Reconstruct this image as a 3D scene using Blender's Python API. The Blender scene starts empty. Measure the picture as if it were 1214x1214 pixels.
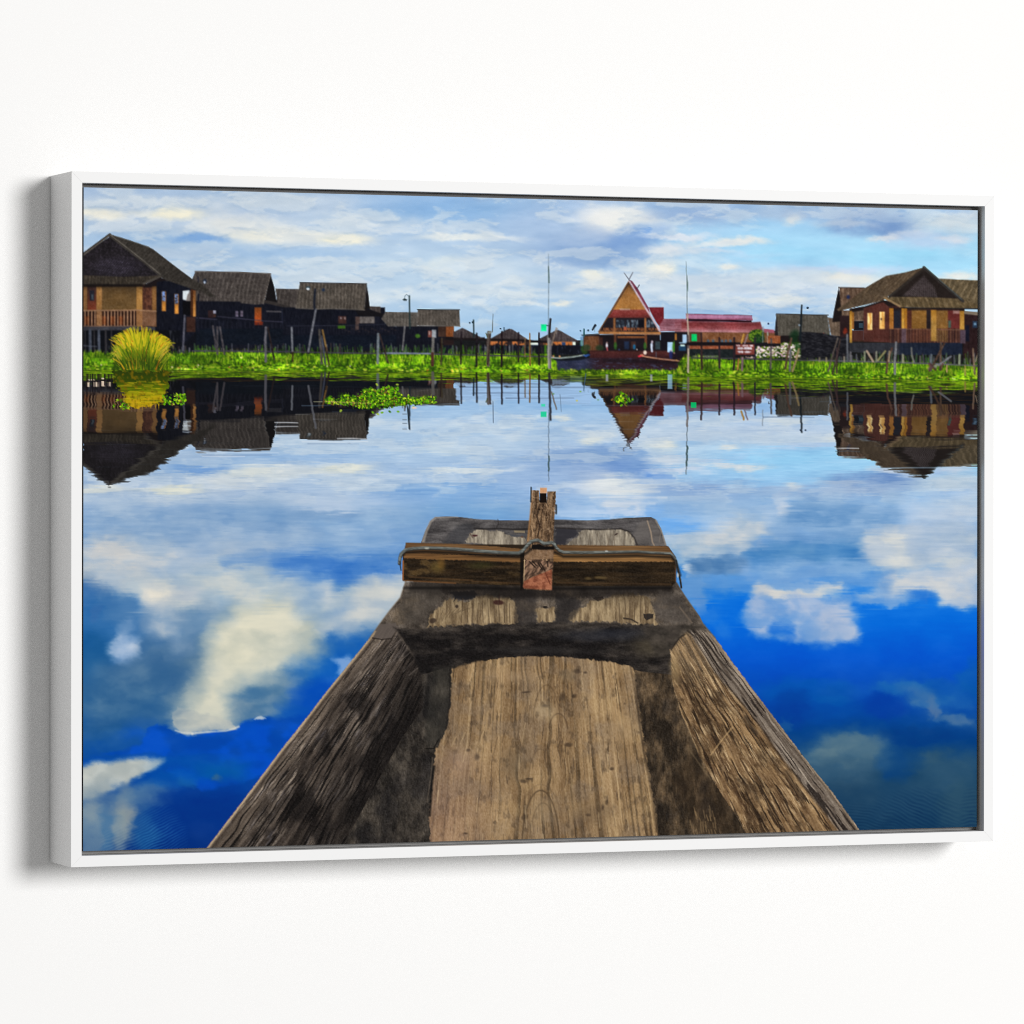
import bpy, bmesh, math
import numpy as np
from mathutils import Vector, Matrix

# ---------------------------------------------------------------- camera, world, lamp, exposure
sc = bpy.context.scene
CAM = (5596.3, -2.19868, -5.59299, 0.02986, 0.37229, -0.00356, 0.00123)   # focal length in photo pixels, position, yaw, pitch, roll
cd = bpy.data.cameras.new('camera'); cam = bpy.data.objects.new('camera', cd); sc.collection.objects.link(cam); sc.camera = cam
cd.sensor_width = 36.0; cd.lens = CAM[0]*36/1214; cd.clip_start = .05; cd.clip_end = 200
def axes():
    f, cx, cy, cz, yaw, pit, rol = CAM
    fw = np.array([math.sin(yaw)*math.cos(pit), math.cos(yaw)*math.cos(pit), math.sin(pit)])
    rt = np.array([math.cos(yaw), -math.sin(yaw), 0.]); up = np.cross(rt, fw)
    return fw, rt*math.cos(rol)+up*math.sin(rol), -rt*math.sin(rol)+up*math.cos(rol)
CFW, CRT, CUP = axes()
cam.matrix_world = Matrix(((CRT[0], CUP[0], -CFW[0], CAM[1]), (CRT[1], CUP[1], -CFW[1], CAM[2]), (CRT[2], CUP[2], -CFW[2], CAM[3]), (0, 0, 0, 1)))
world = bpy.data.worlds.new('World'); sc.world = world; world.use_nodes = True
bg = world.node_tree.nodes['Background']; bg.inputs[0].default_value = (1.0, .997, .99, 1); bg.inputs[1].default_value = 0.34
ld = bpy.data.lights.new('softbox', 'AREA'); ld.shape = 'DISK'; ld.size = 6.8; ld.energy = 3760; ld.color = (1, .997, .988)
lamp = bpy.data.objects.new('softbox', ld); sc.collection.objects.link(lamp)
dirn = Vector((.40, -1, .18)).normalized(); lamp.location = dirn*20; lamp.rotation_euler = (-dirn).to_track_quat('-Z', 'Y').to_euler()
sc.view_settings.view_transform = 'Standard'; sc.view_settings.look = 'None'; sc.view_settings.exposure = 0; sc.view_settings.gamma = 1
sc.render.engine = 'CYCLES'; sc.cycles.use_denoising = False; sc.cycles.filter_width = 1.1

W, H, DEP, RAIL, GAP, REC = 1.24438, .84, .0938, .01343, .0049, .0108   # outer width and height, depth, rail width, shadow gap, recess (metres)
CW, CH = W-2*(RAIL+GAP), H-2*(RAIL+GAP)                                   # canvas size
YF = -DEP+REC                                                             # the canvas face
LIT = 1.2                                                                # light a flat white sheet returns here

# ---------------------------------------------------------------- materials
def mat(name, c, rough=.6, bump=0, scale=200, var=0, spec=.3):
    m = bpy.data.materials.new(name); m.use_nodes = True; nt = m.node_tree; b = nt.nodes['Principled BSDF']
    b.inputs['Roughness'].default_value = rough; b.inputs['Specular IOR Level'].default_value = spec
    tc = nt.nodes.new('ShaderNodeTexCoord'); n = nt.nodes.new('ShaderNodeTexNoise'); n.inputs['Scale'].default_value = scale; n.inputs['Detail'].default_value = 4
    nt.links.new(tc.outputs['Object'], n.inputs['Vector'])
    r = nt.nodes.new('ShaderNodeMixRGB'); r.inputs[1].default_value = (*[v*(1-var) for v in c], 1); r.inputs[2].default_value = (*[min(1, v*(1+var)) for v in c], 1)
    nt.links.new(n.outputs['Fac'], r.inputs[0]); nt.links.new(r.outputs[0], b.inputs['Base Color'])
    if bump:
        bp = nt.nodes.new('ShaderNodeBump'); bp.inputs['Strength'].default_value = bump; bp.inputs['Distance'].default_value = .001
        nt.links.new(n.outputs['Fac'], bp.inputs['Height']); nt.links.new(bp.outputs[0], b.inputs['Normal'])
    return m
M_WALL = mat('white_wall_paint', (.815, .812, .805), .9, 0, 60, .003, .1)
M_FRAME = mat('white_lacquered_wood', (.735, .735, .735), .5, 0, 300, .01, .2)
M_LIP = mat('grey_inner_rail', (.7, .69, .68), .7, 0, 120, .05, .15)
M_GAP = mat('dark_backing', (.27, .265, .26), .8, 0, 100, .1, .1)
M_EDGE = mat('folded_canvas_edge', (.035, .035, .04), .9, .2, 900, .1, .1)
M_INK = bpy.data.materials.new('printed_ink'); M_INK.use_nodes = True
nt = M_INK.node_tree; b = nt.nodes['Principled BSDF']; b.inputs['Roughness'].default_value = .85; b.inputs['Specular IOR Level'].default_value = 0.04
at = nt.nodes.new('ShaderNodeAttribute'); at.attribute_name = 'ink'; tc = nt.nodes.new('ShaderNodeTexCoord')
n = nt.nodes.new('ShaderNodeTexNoise'); n.inputs['Scale'].default_value = 900; nt.links.new(tc.outputs['Object'], n.inputs['Vector'])
mr = nt.nodes.new('ShaderNodeMapRange'); mr.inputs[3].default_value = .985; mr.inputs[4].default_value = 1.015; nt.links.new(n.outputs['Fac'], mr.inputs[0])
vm = nt.nodes.new('ShaderNodeVectorMath'); vm.operation = 'SCALE'; nt.links.new(at.outputs['Color'], vm.inputs[0]); nt.links.new(mr.outputs[0], vm.inputs['Scale']); nt.links.new(vm.outputs[0], b.inputs['Base Color'])

# ---------------------------------------------------------------- wall and frame
def meshobj(name, verts, faces, m, parent=None, bevel=0):
    me = bpy.data.meshes.new(name); me.from_pydata(verts, [], faces); me.update()
    bm = bmesh.new(); bm.from_mesh(me); bmesh.ops.recalc_face_normals(bm, faces=bm.faces)
    if bevel: bmesh.ops.bevel(bm, geom=list(bm.edges), offset=bevel, segments=2, affect='EDGES', profile=.5)
    bm.to_mesh(me); bm.free()
    for mm in (m if isinstance(m, list) else [m]): me.materials.append(mm)
    o = bpy.data.objects.new(name, me); sc.collection.objects.link(o)
    if parent: o.parent = parent
    return o
wall = meshobj('wall', [(-6, 0, -5), (6, 0, -5), (6, 0, 5), (-6, 0, 5), (-6, .1, -5), (6, .1, -5), (6, .1, 5), (-6, .1, 5)],
               [(0, 1, 2, 3), (4, 5, 6, 7), (0, 1, 5, 4), (1, 2, 6, 5), (2, 3, 7, 6), (3, 0, 4, 7)], M_WALL); wall['kind'] = 'structure'
root = bpy.data.objects.new('framed_canvas_print', None); sc.collection.objects.link(root); root.location = (0, 0, 0); root.empty_display_size = .05
root['label'] = 'canvas print of a boat bow on a blue lake, framed in white on the wall'; root['category'] = 'framed picture'
Yb = -.002
def rail(ax, ay, bx, by, ix, iy, jx, jy):      # outer corners a, b and inner corners i, j of one mitred rail
    v = [(ax, Yb, ay), (bx, Yb, by), (jx, Yb, jy), (ix, Yb, iy), (ax, -DEP, ay), (bx, -DEP, by), (jx, -DEP, jy), (ix, -DEP, iy)]
    o = meshobj('frame_rail', v, [(0, 1, 2, 3), (7, 6, 5, 4), (0, 4, 5, 1), (1, 5, 6, 2), (2, 6, 7, 3), (3, 7, 4, 0)], [M_FRAME, M_LIP], root, .0002)
    c = Vector((0, 0, 0)); me = o.data
    for p in me.polygons:                      # inner side faces look at the middle of the picture
        if abs(p.normal.y) < .3 and p.normal.dot(Vector((-p.center.x, 0, -p.center.z)).normalized()) > .05 and p.area > .01:
            nx = p.normal
            if (abs(nx.x) > .9 or abs(nx.z) > .9): p.material_index = 1
    return o
X, Z = W/2, H/2; xi, zi = X-RAIL, Z-RAIL
rail(-X, Z, X, Z, -xi, zi, xi, zi); rail(-X, -Z, X, -Z, -xi, -zi, xi, -zi); rail(-X, -Z, -X, Z, -xi, -zi, -xi, zi); rail(X, -Z, X, Z, xi, -zi, xi, zi)
def box(name, x0, x1, y0, y1, z0, z1, m, parent=None, bevel=0):
    v = [(x, y, z) for x in (x0, x1) for y in (y0, y1) for z in (z0, z1)]
    return meshobj(name, v, [(0, 1, 3, 2), (4, 6, 7, 5), (0, 4, 5, 1), (2, 3, 7, 6), (0, 2, 6, 4), (1, 5, 7, 3)], m, parent, bevel)
box('backing_board', -xi+.0005, xi-.0005, YF+.012, YF+.018, -zi+.0005, zi-.0005, M_GAP, root)
canvas = box('canvas', -CW/2, CW/2, YF+.0004, YF+.0115, -CH/2, CH/2, M_EDGE, root)
# ---------------------------------------------------------------- the printed picture (ink colours worked out point by point)
S = 1.25
BX0, BY0, BX1, BY1 = 88.0, 212.0, 1170.0, 1018.0
BW, BH = int((BX1-BX0)*S), int((BY1-BY0)*S)
PX, PY = np.meshgrid(BX0+(np.arange(BW)+.5)/S, BY0+(np.arange(BH)+.5)/S)
img = np.zeros((BH, BW, 3)); idb = np.zeros((BH, BW), np.int32)
rs = np.random.RandomState(7)
_T = rs.rand(16, 256, 256)
def vn(u, v, seed=0):
    iu = np.floor(u).astype(np.int64); iv = np.floor(v).astype(np.int64)
    fu = u-iu; fv = v-iv
    fu = fu*fu*(3-2*fu); fv = fv*fv*(3-2*fv)
    t = _T[seed % 16]; o = (seed//16)*37
    a = t[(iv+o) & 255, iu & 255]; b = t[(iv+o) & 255, (iu+1) & 255]
    c = t[(iv+1+o) & 255, iu & 255]; d = t[(iv+1+o) & 255, (iu+1) & 255]
    return (a*(1-fu)+b*fu)*(1-fv)+(c*(1-fu)+d*fu)*fv
def fbm(u, v, seed=0, oc=4, g=.5):
    s = 0; a = 1; n = 0
    for i in range(oc):
        s = s+a*vn(u*2**i+17.3*i, v*2**i+9.1*i, seed+i); n += a; a *= g
    return s/n
def ss(a, b, x):
    t = np.clip((x-a)/(b-a), 0, 1); return t*t*(3-2*t)
def col(c): return np.array(c, float)
def mix(a, b, t):
    t = np.asarray(t)[..., None]; return np.asarray(a, float)*(1-t)+np.asarray(b, float)*t
INFO = {}
def part(name, label=None, parent=None):
    i = len(INFO)+1; INFO[i] = (name, label, parent); return i
def win(x0, y0, x1, y1):
    i0 = max(0, int((x0-BX0)*S)-1); i1 = min(BW, int((x1-BX0)*S)+2)
    j0 = max(0, int((y0-BY0)*S)-1); j1 = min(BH, int((y1-BY0)*S)+2)
    if i1 <= i0 or j1 <= j0: return None
    return (slice(j0, j1), slice(i0, i1))
def put(w, m, fill, alpha, pid, buf=None):
    x = PX[w]; y = PY[w]
    c = fill(x, y) if callable(fill) else col(fill)
    a = (m*alpha)[..., None]
    tgt = img if buf is None else buf
    tgt[w] = tgt[w]*(1-a)+c*a
    if pid and buf is None: idb[w][...] = np.where(m > .5, pid, idb[w])
def segd(x, y, ax, ay, bx, by):
    dx = bx-ax; dy = by-ay; L = dx*dx+dy*dy+1e-9
    t = np.clip(((x-ax)*dx+(y-ay)*dy)/L, 0, 1)
    return np.hypot(x-ax-t*dx, y-ay-t*dy), t
def pmask(pts, x, y, soft=0):
    ins = np.zeros(x.shape, bool); d = np.full(x.shape, 1e9); n = len(pts)
    for k in range(n):
        ax, ay = pts[k]; bx, by = pts[(k+1) % n]
        if ay != by:
            c = ((ay > y) != (by > y)) & (x < (bx-ax)*(y-ay)/(by-ay)+ax); ins ^= c
        d = np.minimum(d, segd(x, y, ax, ay, bx, by)[0])
    sd = np.where(ins, d, -d); h = max(.5/S, soft)
    return np.clip(.5+sd/(2*h), 0, 1) if soft == 0 else ss(-h, h, sd)
def poly(pts, fill, pid=0, alpha=1., soft=0, rough=0, rf=.5, seed=3, buf=None):
    p = np.array(pts, float); e = soft+rough+1
    w = win(p[:, 0].min()-e, p[:, 1].min()-e, p[:, 0].max()+e, p[:, 1].max()+e)
    if w is None: return
    x = PX[w]; y = PY[w]
    if rough:
        x = x+rough*2*(fbm(PX[w]*rf, PY[w]*rf, seed, 3)-.5); y = y+rough*2*(fbm(PX[w]*rf, PY[w]*rf, seed+5, 3)-.5)
    put(w, pmask(p, x, y, soft), fill, alpha, pid, buf)
def rect(x0, y0, x1, y1, fill, pid=0, **k): poly([(x0, y0), (x1, y0), (x1, y1), (x0, y1)], fill, pid, **k)
def line(pts, wd, fill, pid=0, alpha=1., soft=0, buf=None):
    p = np.array(pts, float); w0, w1 = (wd if hasattr(wd, '__len__') else (wd, wd)); e = max(w0, w1)+soft+1
    w = win(p[:, 0].min()-e, p[:, 1].min()-e, p[:, 0].max()+e, p[:, 1].max()+e)
    if w is None: return
    x = PX[w]; y = PY[w]; m = np.zeros(x.shape); n = len(p)-1; h = .5/S+soft
    for k in range(n):
        d, t = segd(x, y, p[k, 0], p[k, 1], p[k+1, 0], p[k+1, 1])
        r = .5*(w0+(w1-w0)*(k+t)/n)
        m = np.maximum(m, np.clip((r-d)/(2*h)+.5, 0, 1)*np.minimum(1, 2*r*S))
    put(w, m, fill, alpha, pid, buf)
def ell(cx, cy, rx, ry, fill, alpha=1., pid=0, soft=.35, rot=0, buf=None, wp=0, seed=2):
    e = max(rx, ry)*(1+soft)+2+wp
    w = win(cx-e, cy-e, cx+e, cy+e)
    if w is None: return
    x = PX[w]-cx; y = PY[w]-cy
    if wp:
        x = x+wp*2*(fbm(PX[w]/28., PY[w]/14., seed, 4)-.5); y = y+wp*1.2*(fbm(PX[w]/28., PY[w]/14., seed+3, 4)-.5)
    c, s = math.cos(rot), math.sin(rot)
    r = np.hypot((x*c+y*s)/rx, (-x*s+y*c)/ry)
    put(w, 1-ss(1-soft, 1+soft, r), fill, alpha, pid, buf)
class Zm:                                                # measured points of one enlarged area
    def __init__(s, x, y, k): s.x, s.y, s.k = x, y, k
    def __call__(s, *p): return [(s.x+a/s.k, s.y+b/s.k) for a, b in p]
    def rect(s, x0, y0, x1, y1, fill, pid=0, **k): rect(s.x+x0/s.k, s.y+y0/s.k, s.x+x1/s.k, s.y+y1/s.k, fill, pid, **k)
def sample(B, x, y):
    u = np.clip((x-BX0)*S-.5, 0, BW-1.001); v = np.clip((y-BY0)*S-.5, 0, BH-1.001)
    i = u.astype(int); j = v.astype(int); fu = u-i; fv = v-j
    if B.ndim == 3: fu = fu[..., None]; fv = fv[..., None]
    return (B[j, i]*(1-fu)+B[j, i+1]*fu)*(1-fv)+(B[j+1, i]*(1-fu)+B[j+1, i+1]*fu)*fv
def grain(c, amp=14, fx=.9, fy=.9, seed=1, tint=(1, 1, 1), oc=3):
    c = col(c)
    return lambda x, y: c+amp*2*(fbm(x*fx, y*fy, seed, oc)-.5)[..., None]*col(tint)
def lerpc(y, ys, cs):
    return np.stack([np.interp(y, ys, [c[k] for c in cs]) for k in range(3)], -1)

def blob(cx, cy, rx, ry, c, a, s=.6, wp=12, rot=0, seed=1, buf=None):
    e = 1.7*max(rx, ry)+wp; w = win(cx-1.7*rx-wp, cy-1.7*ry-wp, cx+1.7*rx+wp, cy+1.7*ry+wp)
    if w is None: return
    xx = PX[w]; yy = PY[w]; q = .55+min(rx, ry)/40
    x = xx-cx+wp*2*(fbm(xx/30., yy/18., seed, 5, .6)-.5)+5*(fbm(xx/7., yy/5., seed+7, 3)-.5); y = yy-cy+wp*1.3*(fbm(xx/30., yy/18., seed+3, 5, .6)-.5)+3*(fbm(xx/7., yy/4., seed+9, 3)-.5)
    r = np.hypot(x/rx, y/ry); m = 1-ss(1-s, 1+s, r)
    m = m*np.clip(.62+.85*fbm(xx/16., yy/9., seed+5, 4), 0, 1.15); m = np.clip(m, 0, 1)
    put(w, m, c, a, 0, buf)

# ---- sky
SKY = part('sky', 'printed sky of pale blue with grey and cream clouds')
w = win(BX0, BY0, BX1, 470)
xs, ys_ = PX[w], PY[w]
gx = [97, 300, 520, 700, 900, 1160]
def skyrow(cs): return np.stack([np.interp(xs, gx, [c[k] for c in cs]) for k in range(3)], -1)
rows = [(225, [(166, 188, 224), (168, 192, 228), (146, 182, 230), (168, 190, 226), (152, 182, 226), (176, 208, 244)]),
        (255, [(178, 194, 222), (186, 202, 230), (150, 186, 234), (182, 202, 234), (160, 200, 242), (176, 206, 240)]),
        (285, [(160, 188, 226), (190, 208, 234), (178, 202, 236), (166, 190, 228), (162, 212, 250), (172, 216, 248)]),
        (315, [(150, 182, 226), (176, 200, 232), (188, 210, 238), (180, 202, 234), (172, 212, 248), (168, 220, 254)]),
        (345, [(176, 198, 230), (186, 206, 234), (190, 212, 240), (184, 206, 236), (186, 206, 236), (178, 218, 250)]),
        (380, [(180, 200, 230), (180, 200, 232), (166, 198, 236), (162, 196, 236), (154, 190, 234), (170, 200, 236)]),
        (430, [(180, 200, 230), (180, 200, 232), (160, 196, 238), (158, 194, 236), (150, 190, 236), (168, 200, 236)])]
acc = skyrow(rows[0][1])
for (ya, ca), (yb, cb) in zip(rows[:-1], rows[1:]):
    acc = np.where((ys_ >= ya)[..., None], mix(skyrow(ca), skyrow(cb), np.clip((ys_-ya)/(yb-ya), 0, 1)), acc)
img[w] = acc; idb[:] = SKY
CLOUDS = [  # x, y, rx, ry, colour, alpha
 (118,253,30,6,(238,232,222),.9),(205,252,34,7,(240,234,220),.95),(160,240,60,7,(205,215,232),.5),(285,268,50,10,(228,228,232),.85),(318,280,45,7,(238,234,226),.8),
 (370,281,60,7,(232,230,230),.8),(405,282,30,6,(244,238,224),.95),(235,283,26,4,(112,158,224),.8),(170,282,50,5,(150,182,226),.6),(330,300,90,5,(150,184,230),.6),
 (130,296,40,6,(196,208,230),.6),(210,300,60,6,(192,206,230),.6),(250,318,90,5,(200,214,236),.6),(420,320,60,6,(176,202,236),.5),(300,238,80,7,(204,214,232),.6),(380,240,40,12,(196,210,234),.7),
 (440,262,60,10,(205,216,234),.7),(490,272,50,6,(190,208,236),.5),(548,282,46,4.5,(232,234,238),.85),(600,283,30,3.5,(222,228,240),.6),(530,250,70,10,(136,178,230),.6),(610,245,60,10,(140,178,226),.5),
 (530,314,26,7,(228,234,240),.8),(565,318,44,10,(208,222,242),.8),(610,330,50,6,(206,220,240),.6),(660,312,30,6,(214,224,240),.6),(450,350,70,8,(206,220,240),.7),(600,350,60,4,(214,226,242),.6),(560,358,40,3,(206,220,242),.6),(620,362,24,2.4,(224,230,240),.7),
 (395,335,40,6,(200,214,236),.6),(260,250,16,7,(216,222,234),.5),(140,270,26,6,(188,202,228),.6),
 (660,262,50,24,(166,190,230),.6),(700,298,60,16,(140,170,220),.8),(745,278,36,14,(126,160,218),.85),(715,308,50,7,(134,166,216),.7),(775,270,18,7,(108,156,230),.8),
 (722,260,24,12,(240,238,238),.95),(748,256,38,8,(232,232,238),.9),(702,256,16,10,(226,228,238),.6),(706,274,20,8,(196,206,230),.6),(690,282,30,8,(172,192,228),.5),
 (805,281,34,3.4,(222,226,242),.85),(872,287,32,4,(240,234,234),.85),(845,290,30,3,(222,228,240),.7),(790,297,24,6,(222,224,236),.8),(842,297,28,3,(212,218,238),.6),(900,302,30,2.5,(196,208,240),.5),
 (840,252,56,12,(150,174,218),.75),(800,250,30,10,(150,178,224),.6),(940,256,12,7,(222,222,228),.8),(920,250,26,8,(170,188,220),.6),
 (782,319,20,10,(242,236,226),.9),(760,328,30,8,(214,222,238),.6),(864,317,12,4,(236,232,230),.85),(840,335,80,9,(208,218,236),.8),(930,330,60,9,(204,216,236),.8),(780,345,60,6,(208,220,238),.6),
 (930,354,18,3,(240,234,222),.8),(900,358,50,4,(222,226,236),.7),(990,356,40,4,(214,220,236),.6),(820,352,40,4,(206,218,238),.5),(700,326,14,5,(240,236,228),.8),(668,358,12,3,(240,234,226),.7),(686,340,16,4,(228,230,236),.6),(712,335,16,5,(232,232,234),.6),
 (670,376,60,6,(160,196,238),.5),(960,368,60,4,(150,186,232),.5),(946,349,20,2,(150,184,228),.6),
 (1030,262,50,14,(128,158,210),.9),(1062,272,24,9,(116,148,204),.85),(990,250,50,9,(150,174,216),.7),(1000,266,30,4,(196,206,226),.6),(1048,284,16,3.6,(228,226,232),.8),(1080,279,18,5,(224,222,230),.7),(1100,284,40,9,(180,200,236),.7),
 (1130,262,40,12,(204,212,226),.8),(1150,250,20,8,(200,212,232),.6),(1120,248,30,6,(150,184,232),.6),(1128,284,16,4,(226,222,232),.6),
 (960,330,90,9,(206,218,236),.85),(1010,332,34,6,(232,228,226),.8),(940,345,80,8,(198,212,236),.8),(1140,330,22,4,(236,230,228),.8),(1000,318,70,3,(196,212,244),.6),(930,300,50,8,(160,216,252),.6),(1060,305,60,8,(160,218,252),.7)]
for k, (cx, cy, rx, ry, c, a) in enumerate(CLOUDS):
    blob(cx, cy, rx*1.05, ry*1.1, c, a, s=.7, wp=10, seed=k % 5)
w = win(BX0, BY0, BX1, 470)
f1 = fbm(PX[w]/60, PY[w]/13, 4, 5)-.5; f2 = fbm(PX[w]/20+4, PY[w]/7, 8, 4)-.5
wq = (fbm(PX[w]/40, PY[w]/24, 30, 4)-.5)*30
cm = ss(.47, .63, fbm((PX[w]+wq)/44, (PY[w]+wq*.35)/15, 33, 6, .58)); cs = ss(.5,.68, fbm((PX[w]+wq)/44, (PY[w]+wq*.35-4)/15, 33, 6, .58))
reg = ss(16,58,np.hypot((PX[w]-1010)/4.6,PY[w]-298))*ss(398,380,PY[w])
img[w] = mix(img[w], (228,231,238), cm*.42*reg); img[w] = mix(img[w], (150,176,214), np.clip(cs-cm*.55,0,1)*.3*reg)
img[w] += (f1*22+f2*16)[..., None]*col((1.05, .85, .6))+col((2, 4, -3))
SKYBUF = img.copy()
low = win(BX0, 404, BX1, BY1); img[low] = (20, 22, 28); BANK = part('grass_bank', 'printed strip of bright green grass and water weed along the shore'); idb[low] = BANK

# ---- buildings
def thatch(c, lc, k=1.0, seed=2, fx=.55, lean=0.):
    c = col(c); lc = col(lc)
    def f(x, y):
        n = fbm((x+lean*y)*fx*2.2, y*.25, seed, 3); n2 = fbm(x*.9, y*1.3, seed+4, 3)
        g = np.abs(np.sin((x+lean*y)*fx+3*fbm(x*.05, y*.05, seed, 2)))**6
        return mix(c, lc, np.clip((n-.45)*1.3+.45*g*k, 0, 1))+(n2-.5)[..., None]*26
    return f
NAVY = grain((15, 18, 29), 9, .5, .5, 3)
WALLN = grain((17, 19, 30), 10, 1.2, .2, 3)
A = Zm(95, 270, 8.093); B = Zm(220, 310, 8.093); Cz = Zm(340, 320, 8.671); D = Zm(470, 340, 10.117); E = Zm(580, 340, 10.117)
F = Zm(680, 320, 8.671); G = Zm(800, 340, 7.5875); H = Zm(970, 310, 6.2256); L = Zm(640, 360, 15.17); M = Zm(700, 380, 10.117); Q = Zm(880, 230, 4.047)

# second house
h = part('house', 'second printed house from the left, its long thatched roof over dark navy walls'); 
B.rect(-20, 370, 1214, 830, WALLN, h)
poly(B((750,420),(760,365),(1214,465),(1214,500),(760,400)), (52,47,46), h)
r = part('roof', None, h)
poly(B((92,95),(500,103),(815,118),(745,405),(690,415),(530,400),(520,385),(130,380),(0,372),(0,250),(60,180)), thatch((58,52,50),(104,96,90), 1., 2, .62, .22), r)
poly(B((815,118),(850,240),(875,390),(760,372)), (20,18,20), h)
line(B((92,95),(500,103),(815,118),(745,405)), 1.3, (92,84,78))
for i in range(5): line(B((60-i*6,150+i*52),(800-i*12,170+i*52)), .7, (100,92,86), alpha=.35)
ell(*B((185,190))[0], 2.2, 2.6, (30,40,60)); ell(*B((182,200))[0], 1.2, 1.6, (200,215,235)); line(B((120,150),(122,205)),1.6,(34,34,44))
for a, b, c in ((250,295,(70,44,36)),): B.rect(215,470,a+20,540,(48,32,34)); B.rect(265,470,292,500,(150,150,170)); B.rect(268,505,290,535,c)
wnd = part('window', None, h)
B.rect(478,475,505,530,(96,88,108),wnd); B.rect(526,472,552,528,(96,86,104),wnd); B.rect(478,500,552,505,(30,26,32))
o = part('door', 'orange door', h); B.rect(662,440,728,585,lambda x,y:lerpc(y,[364,384],[(112,60,24),(176,70,26)]),o); B.rect(662,580,745,610,(120,44,26))
line(B((780,478),(915,482)),1.3,(96,92,94)); line(B((925,460),(935,660)),1.2,(34,38,54))
line(B((100,540),(300,556)),1.2,(70,66,88),alpha=.8); line(B((310,528),(770,572),(1214,592)),1.1,(62,60,80),alpha=.8)
for i in range(26): line(B((110+i*42,560+i*2),(112+i*42,640)),.8,(34,36,50),alpha=.7)
B.rect(90,645,1214,800,grain((14,20,31),8,.5,1,6),h); B.rect(0,560,60,800,(20,16,20))
# low roof between second and third house
h = part('house', 'small printed house roof between the second and third long roofs')
poly(B((860,260),(1085,262),(1110,450),(1050,445),(880,398)), thatch((60,54,52),(98,90,84),1,5,.6,.1), h)
# third house
h = part('house', 'third printed house, lighter thatched roof with two small skylights')
Cz.rect(-40,385,1010,830, WALLN, h)
poly(Cz((800,400),(1000,450),(1030,465),(1020,485),(740,470),(700,412)), (20,18,22), h)
r = part('roof', None, h)
poly(Cz((135,130),(500,132),(820,140),(800,412),(620,402),(450,398),(300,404),(90,390)), thatch((66,60,54),(118,108,98),1.,6,.75,.06), r)
poly(Cz((820,140),(840,250),(855,390),(800,412)), (22,19,20), h)
line(Cz((90,392),(300,404),(450,399),(800,411)),1.1,(128,120,108),alpha=.6); line(Cz((135,130),(820,141)),1,(44,40,40))
ell(*Cz((220,185))[0],2.6,1.9,(50,70,80)); ell(*Cz((218,196))[0],1.9,1.3,(225,235,245)); ell(*Cz((376,205))[0],1.9,1.9,(34,48,72))
poly(Cz((850,372),(965,376),(965,445),(850,405)), thatch((64,56,54),(92,82,78)), part('roof',None,h))
Cz.rect(750,480,905,548,thatch((92,86,84),(130,122,118),1,3,.5), h); Cz.rect(705,480,750,615,(84,66,62)); Cz.rect(905,480,955,545,(24,26,38))
poly(Cz((1010,550),(1140,590),(1214,590),(1214,800),(740,800),(740,548)), WALLN, h)
Cz.rect(530,475,612,552,(66,42,38), part('window',None,h)); Cz.rect(548,485,564,505,(120,108,112)); Cz.rect(590,485,606,510,(140,118,116)); Cz.rect(525,568,604,602,(62,112,20))
line(Cz((0,575),(560,572),(1010,560)),.8,(52,54,70),alpha=.7)
for i in range(34): line(Cz((-30+i*30,580),(-30+i*30,650)),.6,(38,40,54),alpha=.7)
for i in range(18): Cz.rect(560+i*34,600+(i%3)*14,584+i*34,612+(i%3)*14,(46,38,40),alpha=.7)
Cz.rect(-40,670,1214,800,grain((14,20,32),8,.5,1,6),h)
# fourth house
h = part('house', 'fourth printed house, two stepped grey roofs and an orange timber end')
D.rect(0,470,692,800,WALLN,h); D.rect(500,478,590,600,grain((62,42,34),9,1.5,.2,3)); 
r = part('roof',None,h); poly([(457,369.6),(495,370.2),(494,387),(460,387),(452,378)], thatch((80,75,70),(116,108,100),1,7,.8), r)
poly(D((255,275),(755,275),(765,478),(690,470),(240,465)), thatch((72,66,60),(112,102,94),1,8,.8), r)
line(D((250,272),(757,276)),1,(40,38,40)); line(D((240,468),(690,472),(765,478)),1,(130,116,100),alpha=.6)
D.rect(592,478,690,600,grain((132,72,36),16,1.6,.2,4), part('wall','orange timber wall',h))
D.rect(560,605,1060,640,(34,28,30),h); D.rect(560,640,690,700,(38,26,26),h)
D.rect(378,525,424,606,(112,62,54)); D.rect(390,535,402,575,(190,170,165)); D.rect(426,515,476,610,grain((150,156,164),20,.8,.8,3))
ell(*D((255,590))[0],3,2.4,(70,120,30),.8)
D.rect(690,640,1060,800,(26,28,36))
# three little thatched huts
hp = []
for kk,(pp, lab) in enumerate(((D((680,545),(790,490),(860,525),(1060,628),(680,632)),'leftmost of the small printed thatched huts, half behind the fourth house'),
           (E((20,618),(200,515),(240,500),(275,508),(490,648),(30,650)),'middle printed thatched hut with orange wall'),
           (E((585,632),(790,525),(825,515),(860,530),(1072,650),(1060,662),(740,672)),'right printed thatched hut beside the green sign'))):
    h = part('hut', lab); hp.append(h); r = part('roof',None,h)
    poly(pp, thatch((58,50,52),(92,82,82),.8,3+kk,.8), r)
E.rect(-40,655,480,705,lambda x,y: mix((40,30,32),(196,112,56),ss(.35,.6,fbm(x*.35,y*.2,5,2))),hp[1])
E.rect(600,660,1000,712,lambda x,y: mix((50,34,32),(200,112,50),ss(.3,.5,fbm(x*.3+3,y*.1,6,2))),hp[2]); E.rect(870,665,915,705,(40,66,110)); E.rect(1000,660,1035,705,(190,210,225))
E.rect(490,672,600,700,(190,210,232)); E.rect(500,700,592,760,(70,120,170))
E.rect(-100,700,1120,812,lambda x,y: mix((16,18,28),(44,50,66),ss(.55,.85,fbm(x*.9,y*.25,7,3))), part('fence','dark printed fence below the small huts'))
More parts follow.
